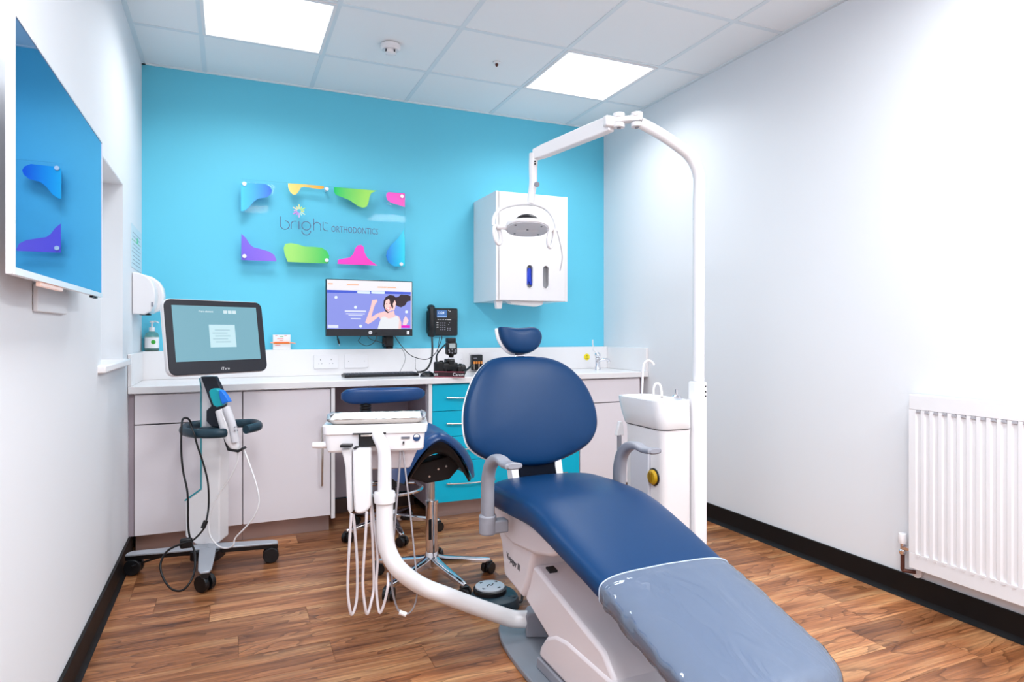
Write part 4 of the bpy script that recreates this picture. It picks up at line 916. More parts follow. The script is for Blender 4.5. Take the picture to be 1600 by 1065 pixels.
# ------------------------------------------------------------------ dental chair
CX = 1.075
def lerp_tab(tab, y):
    for (a, b) in zip(tab, tab[1:]):
        if b[0] <= y <= a[0] or a[0] <= y <= b[0]:
            f = (y-a[0])/(b[0]-a[0]); return [a[i]+(b[i]-a[i])*f for i in range(1, len(a))]
    return list((tab[-1] if abs(y-tab[-1][0]) < abs(y-tab[0][0]) else tab[0])[1:])
SEAT = [(2.24, .556, .225, .085), (2.15, .572, .228, .095), (2.0, .580, .228, .098), (1.88, .581, .226, .092), (1.82, .578, .224, .088), (1.76, .566, .225, .082), (1.70, .551, .223, .078), (1.6, .525, .218, .075), (1.5, .498, .211, .073), (1.4, .470, .206, .072), (1.3, .443, .204, .071), (1.2, .415, .202, .070), (1.1, .386, .198, .070), (.99, .352, .19, .07)]
def slabcush(y0, y1, rnd0, rnd1, grow=0.0, v0=.045, N=64, e=.36, extra=0.0):
    rs = []; K = 40
    for i in range(N+1):
        f = .5-.5*math.cos(PI*i/N); y = y0+(y1-y0)*f
        zt, hw, th = lerp_tab(SEAT, y)
        a = min(1, abs(y-y0)/rnd0); b = min(1, abs(y-y1)/rnd1)
        pl = ((1-(1-a)**2.6)**(1/2.6))*((1-(1-b)**2.6)**(1/2.6))
        vt = ((1-(1-min(1, abs(y-y0)/v0))**2)**.5)*((1-(1-min(1, abs(y-y1)/.045))**2)**.5)
        pl = max(pl, .02); vt = max(vt, .04)
        hw2 = (hw-(rnd0*.0))*(.55+.45*pl)*1.0 if pl < 1 else hw
        hw2 = hw*max(.02, 1-(1-pl)*.62) + grow; t2 = th*vt + 2*grow; zc = zt-th/2
        ring = []
        for k in range(K):
            a_ = 2*PI*k/K; cx_ = math.copysign(abs(math.cos(a_))**e, math.cos(a_)); sz = math.copysign(abs(math.sin(a_))**.52, math.sin(a_))
            crown = .008*(1-cx_*cx_) if sz > 0 else 0
            ring.append(Vector((CX+hw2*cx_, y, zc+t2/2*sz+crown*vt)))
        rs.append(ring)
    return rings(new(), rs)
def smooth_tab():
    pass
def pillow(outline, fr, tf, tb, n=3.2, k=6, p=2.2):
    o, u, v = [Vector(q) for q in fr]; u.normalize(); v.normalize(); w_ = u.cross(v)
    P = smooth_pts([(a, b, 0) for a, b in outline], k, True)
    c = sum(P, Vector())/len(P); rs = []
    ss = [.02, .25, .5, .7, .84, .93, .975, 1.0]
    def zt(s, T): return T*(1-s**p)**(1/n) if s < 1 else 0
    for s in ss: rs.append([o+u*(c.x+(q.x-c.x)*s)+v*(c.y+(q.y-c.y)*s)+w_*zt(s, tf) for q in P])
    for s in ss[::-1][1:]: rs.append([o+u*(c.x+(q.x-c.x)*s)+v*(c.y+(q.y-c.y)*s)-w_*zt(s, tb) for q in P])
    return rings(new(), rs)
def dental_chair():
    t = thing('dental_chair', 'reclining navy dental chair with grey armrests in the middle of the room', 'dental chair', (CX, 1.8, 0))
    seat = obj('seat', slabcush(2.245, 1.0, .14, .12), M_navy, t, ang=75)
    # clear film over the foot end
    M_f = bpy.data.materials.new('clear_film'); M_f.use_nodes = True; nt = M_f.node_tree; N = nt.nodes; L = nt.links
    for nd in list(N): N.remove(nd)
    out = N.new('ShaderNodeOutputMaterial'); tr = N.new('ShaderNodeBsdfTransparent'); tr.inputs[0].default_value = (.93, .95, .98, 1)
    gl = N.new('ShaderNodeBsdfGlossy'); gl.inputs['Roughness'].default_value = .045; df = N.new('ShaderNodeBsdfDiffuse'); df.inputs[0].default_value = (.62, .76, 1, 1)
    fr = N.new('ShaderNodeFresnel'); fr.inputs[0].default_value = 1.7; m1 = N.new('ShaderNodeMixShader'); m1.inputs[0].default_value = .17; m2 = N.new('ShaderNodeMixShader')
    no = N.new('ShaderNodeTexNoise'); no.inputs['Scale'].default_value = 5; no.inputs['Detail'].default_value = 2.5; no.inputs['Distortion'].default_value = 1.2
    bp = N.new('ShaderNodeBump'); bp.inputs['Strength'].default_value = .45; bp.inputs['Distance'].default_value = .014
    g = N.new('ShaderNodeNewGeometry'); mp = N.new('ShaderNodeMapping'); mp.inputs['Scale'].default_value = (2.2, .8, 2.5); mp.inputs['Rotation'].default_value = (0, 0, .5)
    L.new(g.outputs['Position'], mp.inputs[0]); L.new(mp.outputs[0], no.inputs['Vector']); L.new(no.outputs[0], bp.inputs['Height'])
    L.new(bp.outputs[0], gl.inputs['Normal']); L.new(bp.outputs[0], fr.inputs['Normal'])
    L.new(tr.outputs[0], m1.inputs[1]); L.new(df.outputs[0], m1.inputs[2]); L.new(m1.outputs[0], m2.inputs[1]); L.new(gl.outputs[0], m2.inputs[2]); L.new(fr.outputs[0], m2.inputs[0]); L.new(m2.outputs[0], out.inputs[0])
    rs = []; K = 40
    bm = slabcush(1.4255, .990, .0001, .12, .004, v0=.0001)
    bmesh.ops.delete(bm, geom=[f for f in bm.faces if len(f.verts) > 4 and f.calc_center_median().y > 1.3], context='FACES_ONLY')
    for vtx in bm.verts:
        if vtx.co.y < 1.40:
            side = min(1, abs(vtx.co.x-CX)/.19)**4; c_ = Vector((CX, vtx.co.y, vtx.co.z-.0)); amp = .0015+.0065*side*(1 if vtx.co.x < CX else .5)
            if vtx.co.y < 1.10: amp = max(amp, .004)
            n_ = abs(noise.noise(Vector((vtx.co.x*16, vtx.co.y*26, vtx.co.z*30))))
            d_ = Vector(((vtx.co.x-CX)/.2*side, 0, .35 if vtx.co.z > lerp_tab(SEAT, vtx.co.y)[0]-.03 else -.3))
            vtx.co += d_*amp*n_*1.6
    film = obj('foot_cover', bm, M_f, t, ang=75); film['label'] = 'clear plastic cover stretched over the foot end'
    zt, hw, th = lerp_tab(SEAT, 1.425); hm = []
    for k in range(K):
        a_ = 2*PI*k/K; cx_ = math.copysign(abs(math.cos(a_))**.36, math.cos(a_)); sz = math.copysign(abs(math.sin(a_))**.52, math.sin(a_))
        hm.append((CX+(hw+.004)*cx_, 1.425, zt-th/2+(th/2+.004)*sz+(.008*(1-cx_*cx_) if sz > 0 else 0)))
    obj('cover_hem', tube(new(), hm, .0018, 6, 1, closed=True), mat('hem_clear', (190, 205, 225), .2), film)
    # backrest
    fb = ((CX-.005, 2.215, .60), (1, 0, 0), (0, .33, .944))
    BO = [(-.015,.436),(-.075,.434),(-.125,.424),(-.165,.400),(-.20,.362),(-.231,.310),(-.256,.25),(-.268,.19),(-.268,.13),(-.255,.09),(-.22,.058),(-.171,.034),(-.094,.012),(0,.002),(.075,.006),(.136,.022),(.205,.046),(.262,.078),(.298,.125),(.309,.185),(.302,.245),(.279,.307),(.242,.359),(.197,.397),(.14,.422),(.07,.434)]
    BO = [(x*.985-.01, z) for x, z in BO]
    bk = obj('backrest', pillow(BO, fb, .045, .03), M_navy, t, ang=75)
    BS = [(x*1.004, .22+(z-.22)*1.004) for x, z in BO]
    o = Vector(fb[0]); nb = Vector((1, 0, 0)).cross(Vector((0, .33, .944)).normalized())
    obj('back_shell', pillow(BS, (o-nb*.014, fb[1], fb[2]), .010, .035), M_wp, bk, ang=75)
    # lower back cushion strip between seat and backrest, with white side cheeks
    bm = new(); prism(bm, [(-.082, -.12), (.078, -.12), (.078, .08), (-.082, .08)], (o+nb*.004, fb[1], fb[2]), -.035); obj('lumbar_strip', bm, mat('deep_navy_vinyl', (4, 10, 24), .7, spec=.1), t, bevel=.01)
    for sx in (-.094, .090):
        bm = new(); prism(bm, [(sx-.014, -.12), (sx+.012, -.12), (sx+.012, -.02), (sx+.014, .02), (sx-.004, .05), (sx-.016, .035)], (o+nb*.010, fb[1], fb[2]), -.05); obj('side_cheek', bm, M_wp, t, bevel=.004)
    # headrest
    HO = [(-.090,.142),(-.080,.147),(-.053,.145),(-.019,.142),(.016,.143),(.055,.146),(.082,.136),(.094,.112),(.088,.085),(.070,.060),(.04,.044),(0,.038),(-.040,.044),(-.066,.066),(-.084,.100)]
    fh = ((CX-.008, 2.34, .985), (1, 0, 0), (0, .25, .97))
    hd = obj('headrest', pillow(HO, fh, .035, .025), M_navy, t, ang=75)
    HS = [(x*1.03-.003, .09+(z-.09)*1.02) for x, z in HO]
    nh = Vector((1, 0, 0)).cross(Vector((0, .25, .97)).normalized())
    obj('headrest_shell', pillow(HS, (Vector(fh[0])-nh*.022, fh[1], fh[2]), .016, .02), M_wp, hd, ang=75)
    bm = new(); prism(bm, [(-.024, -.03), (.02, -.03), (.02, .06), (-.024, .06)], (Vector(fh[0])-nh*.01, fh[1], fh[2]), -.012); obj('headrest_stem', bm, M_chrome, t, bevel=.002)
    bm = new(); prism(bm, [(-.018, .004), (.014, .004), (.014, .03), (-.018, .03)], (Vector(fh[0])-nh*.002, fh[1], fh[2]), -.010); obj('stem_cover', bm, M_bp, t, bevel=.002)
    # armrests
    for sx, x, y in ((-1, .802, 2.045), (1, 1.350, 2.08)):
        pts = [(x, y, .475), (x, y, .53), (x, y-.002, .60), (x, y-.022, .655), (x, y-.065, .688), (x, y-.115, .698), (x, y-.165, .692), (x, y-.205, .695), (x, y-.225, .697)]
        P = smooth_pts(pts, 6); rs = []; m = len(P)
        for i, p in enumerate(P):
            d = (P[min(i+1, m-1)]-P[max(i-1, 0)]).normalized(); a = Vector((1, 0, 0)); b = d.cross(a); f = i/(m-1)
            wd = .020 + (.010*max(0, (f-.6)/.4)); hh = .027*(1-.60*min(1, max(0, (f-.25)/.45)))
            if f > .97: wd *= .7; hh *= .7
            rs.append([p+a*wd*math.copysign(abs(math.cos(q))**.7, math.cos(q))+b*hh*math.copysign(abs(math.sin(q))**.7, math.sin(q)) for q in [2*PI*z/16 for z in range(16)]])
        ar = obj('armrest', rings(new(), rs), M_gp, t, ang=60)
        bm = cyl(new(), (x, y, .425), (x, y, .492), .029, .030); box(bm, (min(x, x-sx*.07), y-.022, .428), (max(x, x-sx*.07), y+.022, .472)); obj('armrest_socket', bm, M_gp, ar, bevel=.006)
    # body shells
    def prof(nm, pts, x0, x1, m, bev=.012, seg=3): return obj(nm, prism(new(), pts, ((x0, 0, 0), (0, 1, 0), (0, 0, 1)), x1-x0), m, t, bevel=bev, seg=seg)
    prof('upper_shell', [(2.215, .475), (2.215, .385), (2.175, .345), (2.148, .235), (1.99, .212), (1.955, .27), (1.925, .34), (1.905, .385), (1.85, .405), (1.76, .43), (1.68, .475), (1.80, .50)], .905, 1.245, M_shell, .014)
    prof('shell_top', [(2.22, .49), (2.22, .40), (2.05, .375), (1.88, .395), (1.76, .425), (1.66, .475)], .895, 1.255, M_shell, .012)
    prof('lift_arm_cover', [(1.97, .345), (1.90, .335), (1.50, .250), (1.40, .16), (1.79, .135), (2.00, .205)], .920, 1.230, M_shell, .012)
    prof('lower_cover', [(1.89, .062), (1.875, .10), (1.83, .150), (1.77, .182), (1.70, .196), (1.45, .20), (1.20, .16), (1.12, .062)], .915, 1.235, M_shell, .014)
    prof('base_band', [(1.895, .024), (1.89, .060), (1.12, .060), (1.12, .024)], .912, 1.238, M_gp, .004, 2)
    obj('vent_slot', B((.950, 1.872, .326), (.978, 1.902, .3385), Matrix.Rotation(.15, 4, 'X')), M_shade, t)
    bm = new(); pts = []
    for k in range(48):
        a = 2*PI*k/48; pts.append((CX+.212*math.copysign(abs(math.cos(a))**.5, math.cos(a)), 1.71+.575*math.copysign(abs(math.sin(a))**.62, math.sin(a))))
    prism(bm, pts, ((0, 0, .0008), (1, 0, 0), (0, 1, 0)), .022); obj('base_plate', bm, M_gp2, t, bevel=.005)
    obj('rear_column', B((1.06, 1.90, .022), (1.19, 2.12, .24)), M_gp, t, bevel=.01)
    text('maker_lettering', 'Voyager III', .031, (.9035, 2.062, .312), (0, -1, -.10), (0, -.10, 1), M_dgrey, t, .0004, .85)
dental_chair()

# ------------------------------------------------------------------ foot control
t = thing('foot_control', 'dark foot control with a round silver disc on the floor beside the chair', 'foot control', (.985, 2.45, 0))
fc = (.985, 2.44); pts = smooth_pts([(fc[0]-.105, fc[1]-.02, 0), (fc[0]-.07, fc[1]+.075, 0), (fc[0]+.02, fc[1]+.10, 0), (fc[0]+.095, fc[1]+.06, 0), (fc[0]+.09, fc[1]-.05, 0), (fc[0]+.03, fc[1]-.10, 0), (fc[0]-.06, fc[1]-.09, 0)], 5, True)
obj('housing', rings(new(), [[Vector((fc[0]+(p.x-fc[0])*s, fc[1]+(p.y-fc[1])*s, z)) for p in pts] for s, z in ((1, .001), (1, .028), (.94, .042), (.80, .050))]), M_teal, t)
obj('disc_rim', lathe(new(), [(.068, .048), (.068, .066), (.062, .070), (0, .070)], (fc[0]-.01, fc[1]+.02, 0)), M_bp, t)
dc = obj('disc', lathe(new(), [(.060, .070), (.060, .075), (.056, .077), (0, .077)], (fc[0]-.01, fc[1]+.02, 0)), mat('disc_silver', (196, 204, 214), .3), t)
for k in range(4):
    a = k*PI/2+.6; p = Vector((fc[0]-.01+.042*math.cos(a), fc[1]+.02+.042*math.sin(a), .0765))
    d = Vector((math.cos(a), math.sin(a), 0)); s = Vector((-d.y, d.x, 0)); bm = new(); vs = [bm.verts.new(q) for q in (p+d*.010, p+s*.009, p-s*.009)]; vt = [bm.verts.new(q.co+Vector((0, 0, .0015))) for q in vs]
    bm.faces.new(vt); [bm.faces.new((vs[i], vs[(i+1) % 3], vt[(i+1) % 3], vt[i])) for i in range(3)]; obj('arrow_mark', bm, M_bp, dc)
obj('centre_mark', tube(new(), [(fc[0]-.025, fc[1]+.012, .0775), (fc[0]-.012, fc[1]+.025, .0775), (fc[0]-.006, fc[1]+.014, .0775), (fc[0]+.008, fc[1]+.030, .0775)], .002, 6), M_bp, dc)
for dx, dy in ((.055, -.055), (-.06, -.055)): obj('button', ball(new(), (fc[0]+dx, fc[1]+dy, .047), .014, (1.2, 1, .5)), M_teal, t)
cable('foot_control_cable', 'black cable curving from the foot control up to the chair', [(fc[0]+.085, fc[1]-.04, .012), (fc[0]+.11, fc[1]-.03, .014), (fc[0]+.125, fc[1]+.0, .04), (fc[0]+.13, fc[1]+.03, .10), (fc[0]+.165, fc[1]+.02, .115), (fc[0]+.16, fc[1]-.15, .12)], .0055, M_bp)

# ------------------------------------------------------------------ instrument delivery unit
def delivery():
    t = thing('instrument_unit', 'white delivery unit with hanging hoses on a curved white arm', 'delivery unit', tuple(at(601, 900, 2.2)*1))
    arm = [at(832, 967, 2.33), at(820, 967, 2.33), at(800, 966, 2.33), at(775, 958, 2.31), at(740, 946, 2.28), at(700, 931, 2.24), at(665, 918, 2.21), at(640, 903, 2.18), at(620, 885, 2.16), at(607, 862, 2.16), at(602, 838, 2.16), at(601, 810, 2.16), at(601, 781, 2.16)]
    obj('lower_arm', tube(new(), arm, lambda q: .0300-.0018*q, 20, 5), M_wm, t, ang=60)
    obj('collar', lathe(new(), [(.029, -.012), (.035, -.008), (.036, .018), (.034, .026), (.026, .028), (0, .028)], at(601, 780, 2.16)), M_wm, t)
    up = [at(601, 776, 2.16), at(601, 745, 2.16), at(601, 715, 2.16), at(598, 697, 2.16), at(592, 684, 2.17), at(588, 676, 2.20)]
    obj('upper_arm', tube(new(), up, lambda u: .0235-.004*u, 18, 5), M_wm, t, ang=60)
    s = at(831, 970, 2.33)
    sk = new(); prism(sk, [(-.038, .0), (.045, .0), (.045, .065), (.035, .088), (-.03, .088), (-.038, .075)], (Vector((s.x+.002, s.y-.035, .023)), R, (0, 0, 1)), -.075); obj('arm_socket', sk, M_gp, t, bevel=.008, seg=3)
    # console: frame with u (right) and f (depth), rotated
    ang_ = math.radians(-13.6); u = Vector((math.cos(ang_), math.sin(ang_), 0)); f = Vector((-u.y, u.x, 0))
    c = at(587, 670, 2.20); c.z = 0; c = c + f*.06
    def loc(x, y, z): return c+u*x+f*y+Vector((0, 0, z))
    def sec(z, x0, x1, y0, y1, r=.02):
        return [loc((x0+x1)/2, (y0+y1)/2, z)+u*a+f*b for a, b in rrect(x1-x0, y1-y0, r, 4)]
    obj('console', rings(new(), [sec(.705, -.158, .158, -.065, .12), sec(.712, -.162, .162, -.07, .125), sec(.765, -.168, .166, -.075, .13), sec(.768, -.172, .172, -.08, .135), sec(.794, -.174, .176, -.08, .135), sec(.797, -.170, .172, -.076, .131)]), M_wp, t, ang=30)
    obj('dark_bracket', B(loc(-.055, -.079, .733)-Vector((0, 0, 0)), loc(-.055, -.079, .733)+Vector((.001, .001, .001))), M_bp, t)
    def fbox(nm, x0, x1, y0, y1, z0, z1, m, bev=.002):
        bm = new(); prism(bm, [(x0, z0), (x1, z0), (x1, z1), (x0, z1)], (c+f*y1, u, (0, 0, 1)), y1-y0); return obj(nm, bm, m, t, bevel=bev)
    fbox('bracket_recess', -.055, .005, -.084, -.06, .725, .768, M_bp)
    fbox('bracket_plate', -.075, .035, -.083, -.07, .766, .771, M_bp, 0)
    fbox('bracket_clip', -.048, .008, -.090, -.084, .760, .766, M_steel, .001)
    # small handle at left
    obj('side_handle', tube(new(), [loc(-.158, -.04, .728), loc(-.185, -.045, .728), loc(-.208, -.045, .729)], lambda q: .012-.002*q, 12, 4), M_wp, t, ang=60)
    # lower housing
    obj('lower_housing', rings(new(), [sec(.635, -.02, .110, -.02, .10, .01), sec(.640, -.03, .116, -.03, .105, .01), sec(.705, -.10, .142, -.05, .11, .01)]), M_shell, t, ang=30)
    # instrument holders hanging at the left
    hold = [(541, 560), (556, 575)]
    def hang(nm, pts, m, d=2.14, dp=.04, bev=.008):
        bm = new(); a = [bm.verts.new(at(x, y, d)) for x, y in pts]; b = [bm.verts.new(at(x, y, d)+F*dp) for x, y in pts]
        bm.faces.new(a); bm.faces.new(b[::-1])
        for i in range(len(a)): bm.faces.new((a[i], b[i], b[(i+1) % len(a)], a[(i+1) % len(a)]))
        bmesh.ops.recalc_face_normals(bm, faces=bm.faces[:]); return obj(nm, bm, m, t, bevel=bev, seg=3)
    hang('hose_pod', [(532, 701), (549, 701), (550, 800), (546, 804), (542, 795), (539, 730), (536, 715)], M_wp, 2.15)
    hang('hose_pod', [(550, 701), (578, 701), (579, 790), (572, 800), (560, 804), (553, 800), (551, 760)], M_wp, 2.13)
    hang('dark_clip', [(531, 695), (548, 695), (548, 699), (531, 699)], M_bp, 2.135, .03, 0)
    hang('dark_clip', [(552, 699), (557, 699), (557, 701), (552, 701)], M_bp, 2.125, .03, 0)
    # badge and labels
    fbx = lambda nm, x, z, w_, h_, m: obj(nm, prism(new(), [(x-w_/2, z-h_/2), (x+w_/2, z-h_/2), (x+w_/2, z+h_/2), (x-w_/2, z+h_/2)], (c-f*.0745, u, (0, 0, 1)), .0012), m, t)
    fbx('printed_label', .10, .750, .03, .008, M_gp)
    for dz in (-.0018, .0018): obj('print_line', prism(new(), [(-.012, dz-.0006), (.012, dz-.0006), (.012, dz+.0006), (-.012, dz+.0006)], (loc(.10, -.0759, .750), u, (0, 0, 1)), .0005), M_dgrey, t)
    a = loc(.137, -.0725, .750); obj('round_badge', cyl(new(), a, a-f*.0025, .0125, n=28), mat('badge_navy', (26, 62, 110), .4), t)
    a = loc(.137, -.0745, .7515); obj('badge_inset', prism(new(), [(.009*math.cos(q), .009*math.sin(q)) for q in [PI*k/10 for k in range(11)]], (a-f*.0005, u, (0, 0, 1)), .0012), M_paper, t)
    obj('person_mark', prism(new(), [(-.003, -.006), (0, -.001), (.003, -.006), (.002, .002), (.004, .003), (.001, .006), (-.002, .005), (-.003, .001)], (loc(.093, -.0715, .732), u, (0, 0, 1)), .004), M_bp, t)
    # hoses
    def hose(pts, r, m, d): return obj('hose', tube(new(), [at(x, y, d+(q if q else 0)) for x, y, q in pts], r, 8, 6), m, t, ang=60)
    hose([(549, 802, 0), (546, 850, 0), (544, 890, 0), (543.5, 923, 0), (546, 948, 0), (549.5, 960, .01), (555, 948, .02), (558, 925, .03), (558, 880, .03), (555, 835, .03), (552, 803, .03)], .0046, M_hose, 2.12)
    hose([(573, 799, 0), (571, 840, 0), (568, 880, 0), (567, 915, 0), (570, 945, 0), (574, 959, .01), (580, 940, .02), (584, 915, .04), (583, 860, .04), (580, 800, .04), (578, 745, .04), (577, 704, .04)], .0046, M_hose, 2.12)
    hose([(577, 760, .06), (585, 820, .06), (590, 870, .05), (588, 910, .04), (590, 942, .03), (594, 957, .02), (601, 940, .02), (606, 915, .02), (606, 895, .05)], .0046, M_hose, 2.12)
    hose([(626, 703, 0), (625, 720, 0), (621, 770, 0), (616, 830, 0), (613, 880, .0), (613, 920, 0), (620, 948, 0), (628, 958, 0)], .0036, M_hoseg, 2.22)
    hose([(629, 696, 0), (634, 740, 0), (640, 790, 0), (648, 870, 0), (652, 915, 0), (649, 942, 0), (640, 957, 0), (630, 959, 0)], .0030, M_hoseg, 2.22)
    obj('hose_joiner', tube(new(), [at(624, 956, 2.22), at(635, 960, 2.22)], .008, 10, 2), M_wp, t)
    # instrument tray resting on the console
    tt = thing('instrument_tray', 'shallow steel tray lined with white paper on top of the delivery unit', 'tray', tuple(loc(0, .03, .798)))
    r0 = sec(.7985, -.145, .150, -.062, .115, .02); r1 = sec(.802, -.150, .155, -.067, .120, .022); r2 = sec(.816, -.160, .165, -.075, .128, .026); r3 = sec(.8165, -.163, .168, -.078, .131, .027); r4 = sec(.815, -.156, .161, -.071, .124, .026); r5 = sec(.804, -.147, .152, -.064, .117, .022); r6 = sec(.8005, -.142, .147, -.059, .112, .02)
    obj('tray_dish', rings(new(), [r0, r1, r2, r3, r4, r5, r6]), M_steel, tt, ang=40)
    bm = new(); NX, NY = 26, 14; g = []
    for i in range(NX+1):
        row = []
        for j in range(NY+1):
            x = -.150+.305*i/NX; y = -.064+.182*j/NY; ed = max(0, abs(x-.002)/.152-.88)/.12+max(0, abs(y-.027)/.091-.80)/.2
            row.append(bm.verts.new(loc(x, y, .8035+.011*min(1, ed)+random.uniform(0, .0022))))
        g.append(row)
    for i in range(NX):
        for j in range(NY): bm.faces.new((g[i][j], g[i+1][j], g[i+1][j+1], g[i][j+1]))
    ln = obj('paper_liner', bm, M_paper, tt, ang=80)
    for sx in (-.154, .16):
        obj('film_corner', tube(new(), [loc(sx, -.06, .812), loc(sx*1.04, 0, .822), loc(sx, .10, .818)], .006, 8, 4), mat('film_grey', (196, 206, 214), .1, trans=.5), tt)
delivery()

# ------------------------------------------------------------------ spittoon and lamp
def spittoon():
    x0, x1, y0, y1 = 1.585, 1.735, 2.13, 2.40
    t = thing('spittoon_unit', 'white spittoon unit with a wide ceramic bowl beside the dental chair', 'spittoon', (1.66, 2.27, 0))
    def sec(z, a, b, c_, d, r): return [Vector((p[0], p[1], z)) for p in rrect(b-a, d-c_, r, 5, (a+b)/2, (c_+d)/2)]
    obj('cabinet_body', rings(new(), [sec(.001, x0, x1, y0, y1, .03), sec(.68, x0, x1, y0, y1, .03), sec(.715, x0-.004, x1, y0-.003, y1, .03)]), M_wp, t, ang=40)
    obj('bowl', rings(new(), [sec(.716, x0-.006, x1, y0-.006, y1+.01, .035), sec(.722, x0-.010, x1, y0-.010, y1+.014, .04), sec(.77, x0-.022, x1, y0-.014, y1+.03, .05), sec(.822, x0-.030, x1, y0-.016, y1+.04, .055), sec(.832, x0-.030, x1, y0-.016, y1+.04, .055), sec(.833, x0-.018, x1-.01, y0-.004, y1+.028, .05), sec(.80, x0+.005, x1-.02, y0+.02, y1, .05), sec(.775, x0+.04, x1-.05, y0+.07, y1-.05, .03)]), mat('ceramic_white', (240, 240, 243), .12, coat=.5), t, ang=40)
    obj('seam', rings(new(), [sec(.7135, x0-.006, x1, y0-.005, y1+.003, .035), sec(.7165, x0-.0075, x1, y0-.0075, y1+.006, .035)]), M_dgrey, t)
    obj('side_hatch', prism(new(), [(0, 0), (.13, 0), (.13, .43), (.115, .45), (.015, .45), (0, .43)], ((x0-.012, y0+.08, .18), (0, 1, 0), (0, 0, 1)), .014), mat('hatch_grey', (205, 206, 216), .35), t, bevel=.004)
    k = obj('yellow_knob', lathe(new(), [(.030, -.006), (.030, .004), (.024, .010), (0, .010)], (x0-.008, y0+.055, .52), 28, (-1, 0, 0)), M_yelk, t)
    obj('knob_ridge', B((x0-.026, y0+.049, .50), (x0-.017, y0+.061, .54)), mat('knob_dark', (130, 98, 10), .4), k, bevel=.002)
    obj('knob_ring', tube(new(), [(x0-.003, y0+.055+.032*math.cos(a), .52+.032*math.sin(a)) for a in [2*PI*i/24 for i in range(24)]], .004, 6, 1, closed=True), M_bp, t)
    obj('hose_guide', cyl(new(), (x0-.012, y1+.025, .05), (x0-.012, y1+.025, .69), .010), M_gp, t)
    obj('hose_bracket', prism(new(), [(-.02, 0), (.02, 0), (.012, .06), (-.004, .06)], ((x0-.012, y1+.035, .655), (1, 0, 0), (0, 0, 1)), .02), M_wp, t, bevel=.003)
    # filler spouts
    a = at(1004, 618, 2.62); obj('cup_filler', tube(new(), [at(1003, 618, 2.60), at(1004, 590, 2.60), at(1005, 572, 2.60), at(1010, 564, 2.60), at(1017, 564, 2.60), at(1022, 570, 2.60)], .0045, 8), M_wp, t)
    obj('bowl_rinse_spout', tube(new(), [at(1021, 620, 2.58), at(1021, 608, 2.58), at(1024, 600, 2.58), at(1030, 600, 2.58), at(1033, 608, 2.57), at(1034, 620, 2.55)], .005, 8), M_wp, t)
    obj('cup_stand', lathe(new(), [(.02, .832), (.02, .842), (.006, .85), (.006, .872), (0, .874)], (x1-.035, y0+.06, 0)), M_chrome, t)
    obj('pole_box', rings(new(), [sec(.001, x1+.006, x1+.066, y0-.01, y0+.04, .008), sec(.90, x1+.006, x1+.066, y0-.01, y0+.04, .008), sec(.905, x1+.009, x1+.063, y0-.007, y0+.037, .008)]), M_wp, t, ang=40)
    for z in (.886, .864, .846): obj('screw_hole', B((x1+.053, y0-.0115, z-.003), (x1+.059, y0-.0095, z+.003)), M_bp, t)
    # ---- lamp
    px, py = 1.782, 2.152
    l = thing('dental_lamp', 'white dental lamp with ring handles hanging from a tall curved pole', 'lamp', (px, py, .905))
    e0 = at(998, 190, 2.60); top = Vector((px, py, 1.70))
    pts = [(px, py, .906), (px, py, 1.2), (px, py, 1.5), (px, py, 1.64), at(1092.5, 283, 2.68), at(1088, 262, 2.67), at(1077, 243, 2.66), at(1058, 227, 2.64), at(1035, 211, 2.62), at(1016, 200, 2.61), at(1000, 192, 2.60)]
    obj('pole', tube(new(), pts, lambda u: .0232, 20, 6), M_wm, l, ang=60)
    # double hinge
    h1 = at(995, 187, 2.60); h0 = at(967, 188, 2.62)
    bm = new()
    for h in (h0, h1): cyl(bm, h+Vector((0, 0, -.030)), h+Vector((0, 0, -.012)), .024); cyl(bm, h+Vector((0, 0, .010)), h+Vector((0, 0, .028)), .024)
    obj('hinge_cap', bm, M_wm, l, bevel=.003)
    d = (h1-h0); d.z = 0; dn = d.normalized(); s = Vector((-dn.y, dn.x, 0)); bm = new()
    prism(bm, [(-.022, -.020), (d.length+.022, -.020), (d.length+.022, .020), (-.022, .020)], (h0+Vector((0, 0, -.011)), dn, s), .022); obj('hinge_link', bm, M_edge, l, bevel=.004)
    bm = new()
    for h in (h0, h1): cyl(bm, h+Vector((0, 0, -.034)), h+Vector((0, 0, -.0302)), .008, n=14)
    obj('hinge_screw', bm, M_gp, l)
    # arm to the lamp head
    a0 = at(955, 193, 2.63); a1 = at(836, 242, 2.95); d = (a1-a0); dn = d.normalized(); s = dn.cross(Vector((0, 0, 1))).normalized(); w_ = s.cross(dn)
    bm = new(); rs = [[a0+dn*q+s*sw*.019+w_*sh*hh for sw, sh in ((1, 1), (-1, 1), (-1, -1), (1, -1))] for q, hh in ((0, .030), (d.length*.15, .032), (d.length*.85, .029), (d.length, .024))]
    obj('spring_arm', rings(bm, rs), M_wm, l, bevel=.006, seg=3)
    obj('arm_cap', box(new(), at(950, 190, 2.62)-Vector((.02, .02, .022)), at(958, 190, 2.62)+Vector((.02, .02, .022))), M_wm, l, bevel=.008)
    obj('knuckle', tube(new(), [at(834, 240, 2.95), at(833, 262, 2.95), at(833, 285, 2.95), at(830, 308, 2.94), at(829, 319, 2.93)], lambda u: .021-.006*u, 14, 4), M_wm, l, ang=50)
    obj('knuckle_knob', cyl(new(), at(838, 288, 2.91), at(839, 288, 2.88), .012, n=20), M_gp, l, bevel=.002)
    for y in (252, 256): obj('knuckle_screw', cyl(new(), at(836, y, 2.93), at(836, y, 2.925), .004, n=10), M_shade, l)
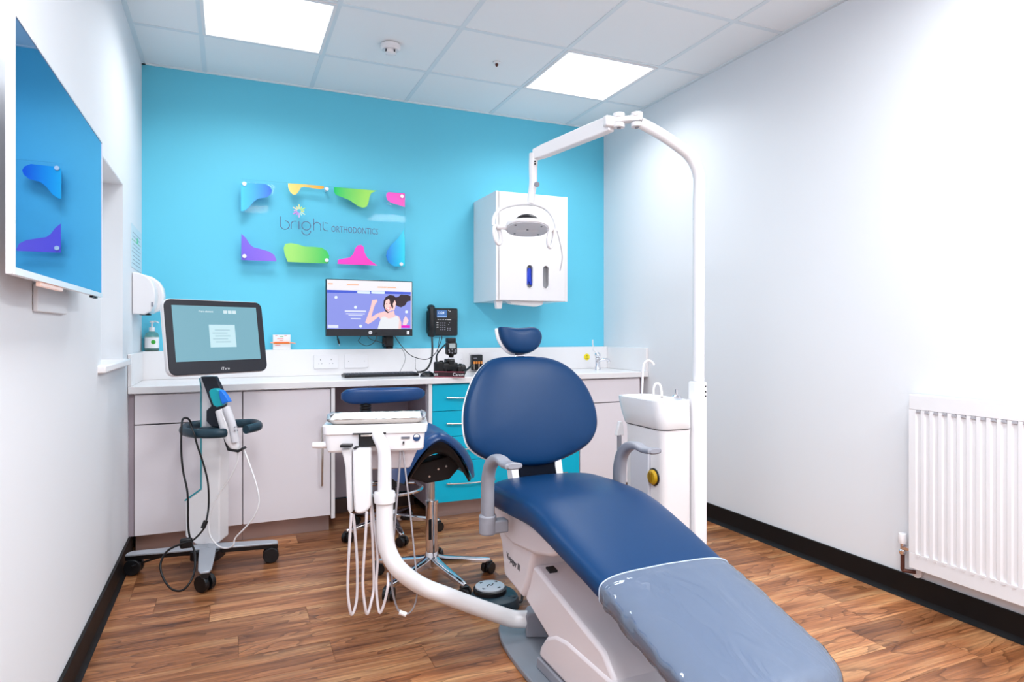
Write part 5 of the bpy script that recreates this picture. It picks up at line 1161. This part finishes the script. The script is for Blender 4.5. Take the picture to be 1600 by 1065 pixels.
    yk = [at(771, 352, 2.90), at(772, 340, 2.90), at(781, 327, 2.91), at(800, 320, 2.92), at(829, 318, 2.93), at(850, 324, 2.93), at(863, 337, 2.92), at(869, 352, 2.90), at(869, 360, 2.90)]
    obj('yoke', tube(new(), yk, .0085, 12, 5), M_wm, l, ang=60)
    # head: disc facing down and toward the camera
    hc = at(824, 356, 2.88); nrm = (Vector((0, 0, -1))*math.cos(math.radians(16)) - F*math.sin(math.radians(16))).normalized()
    uu = (R*math.cos(.06)-Vector((0, 0, 1))*math.sin(.16)).normalized(); vv = nrm.cross(uu).normalized(); uu = vv.cross(nrm).normalized()
    def el(z, rx, ry, n=36): return [hc+nrm*z+uu*rx*math.copysign(abs(math.cos(2*PI*k/n))**.85, math.cos(2*PI*k/n))+vv*ry*math.copysign(abs(math.sin(2*PI*k/n))**.85, math.sin(2*PI*k/n)) for k in range(n)]
    hd = obj('lamp_head', rings(new(), [el(-.022, .055, .04), el(-.018, .080, .065), el(-.010, .096, .082), el(0, .098, .085), el(.006, .094, .081)]), M_wm, l, ang=50)
    obj('lens_plate', rings(new(), [el(.0055, .090, .077), el(.0085, .088, .075)]), mat('lens_grey', (236, 240, 248), .2), hd, ang=50)
    obj('light_bar', prism(new(), rrect(.10, .022, .01), (hc+nrm*.0088-vv*.012, uu, vv), .001), mat('lamp_strip', (242, 244, 250), .2), hd)
    for a, b in ((-.055, -.045), (.06, -.035), (0, 0.0), (-.055, .042), (.052, .048)): p = hc+nrm*.0085+uu*a-vv*b; obj('led', cyl(new(), p, p+nrm*.002, .005, n=12), M_gp2, hd)
    dm = hc-nrm*.03+F*.05
    bm = ball(new(), hc-nrm*.010, .066, (1, .8, .80), 28)
    bmesh.ops.bisect_plane(bm, geom=bm.verts[:]+bm.edges[:]+bm.faces[:], plane_co=hc-nrm*.008, plane_no=nrm, clear_outer=True)
    obj('heat_vent', bm, M_bp, hd)
    for cxp, cyp in ((777, 367), (861, 372)):
        cc = at(cxp, cyp, 2.88); sgn = -1 if cxp < 800 else 1
        ru = (R*.55+F*.83).normalized(); ring = [cc+ru*.024*math.cos(a)+Vector((0, 0, 1))*.040*math.sin(a)+R*(.006*sgn*math.sin(a)) for a in [2*PI*k/18 for k in range(18)]]
        obj('handle', tube(new(), ring, .0085, 10, 2, closed=True, flat=1.1), M_wp, l, ang=60)
        obj('handle_mount', tube(new(), [cc+Vector((0, 0, .036)), hc+uu*.088*sgn], .010, 8, 2), M_wp, l)
    cable('lamp_cord', 'thin grey cord hanging from the right side of the lamp', [at(868, 352, 2.9), at(874, 375, 2.9), at(878, 395, 2.9), at(878, 408, 2.9), at(875, 423, 2.9)], .0022, M_hoseg)
spittoon()
print('planks', npl, 'objects', len(bpy.data.objects))
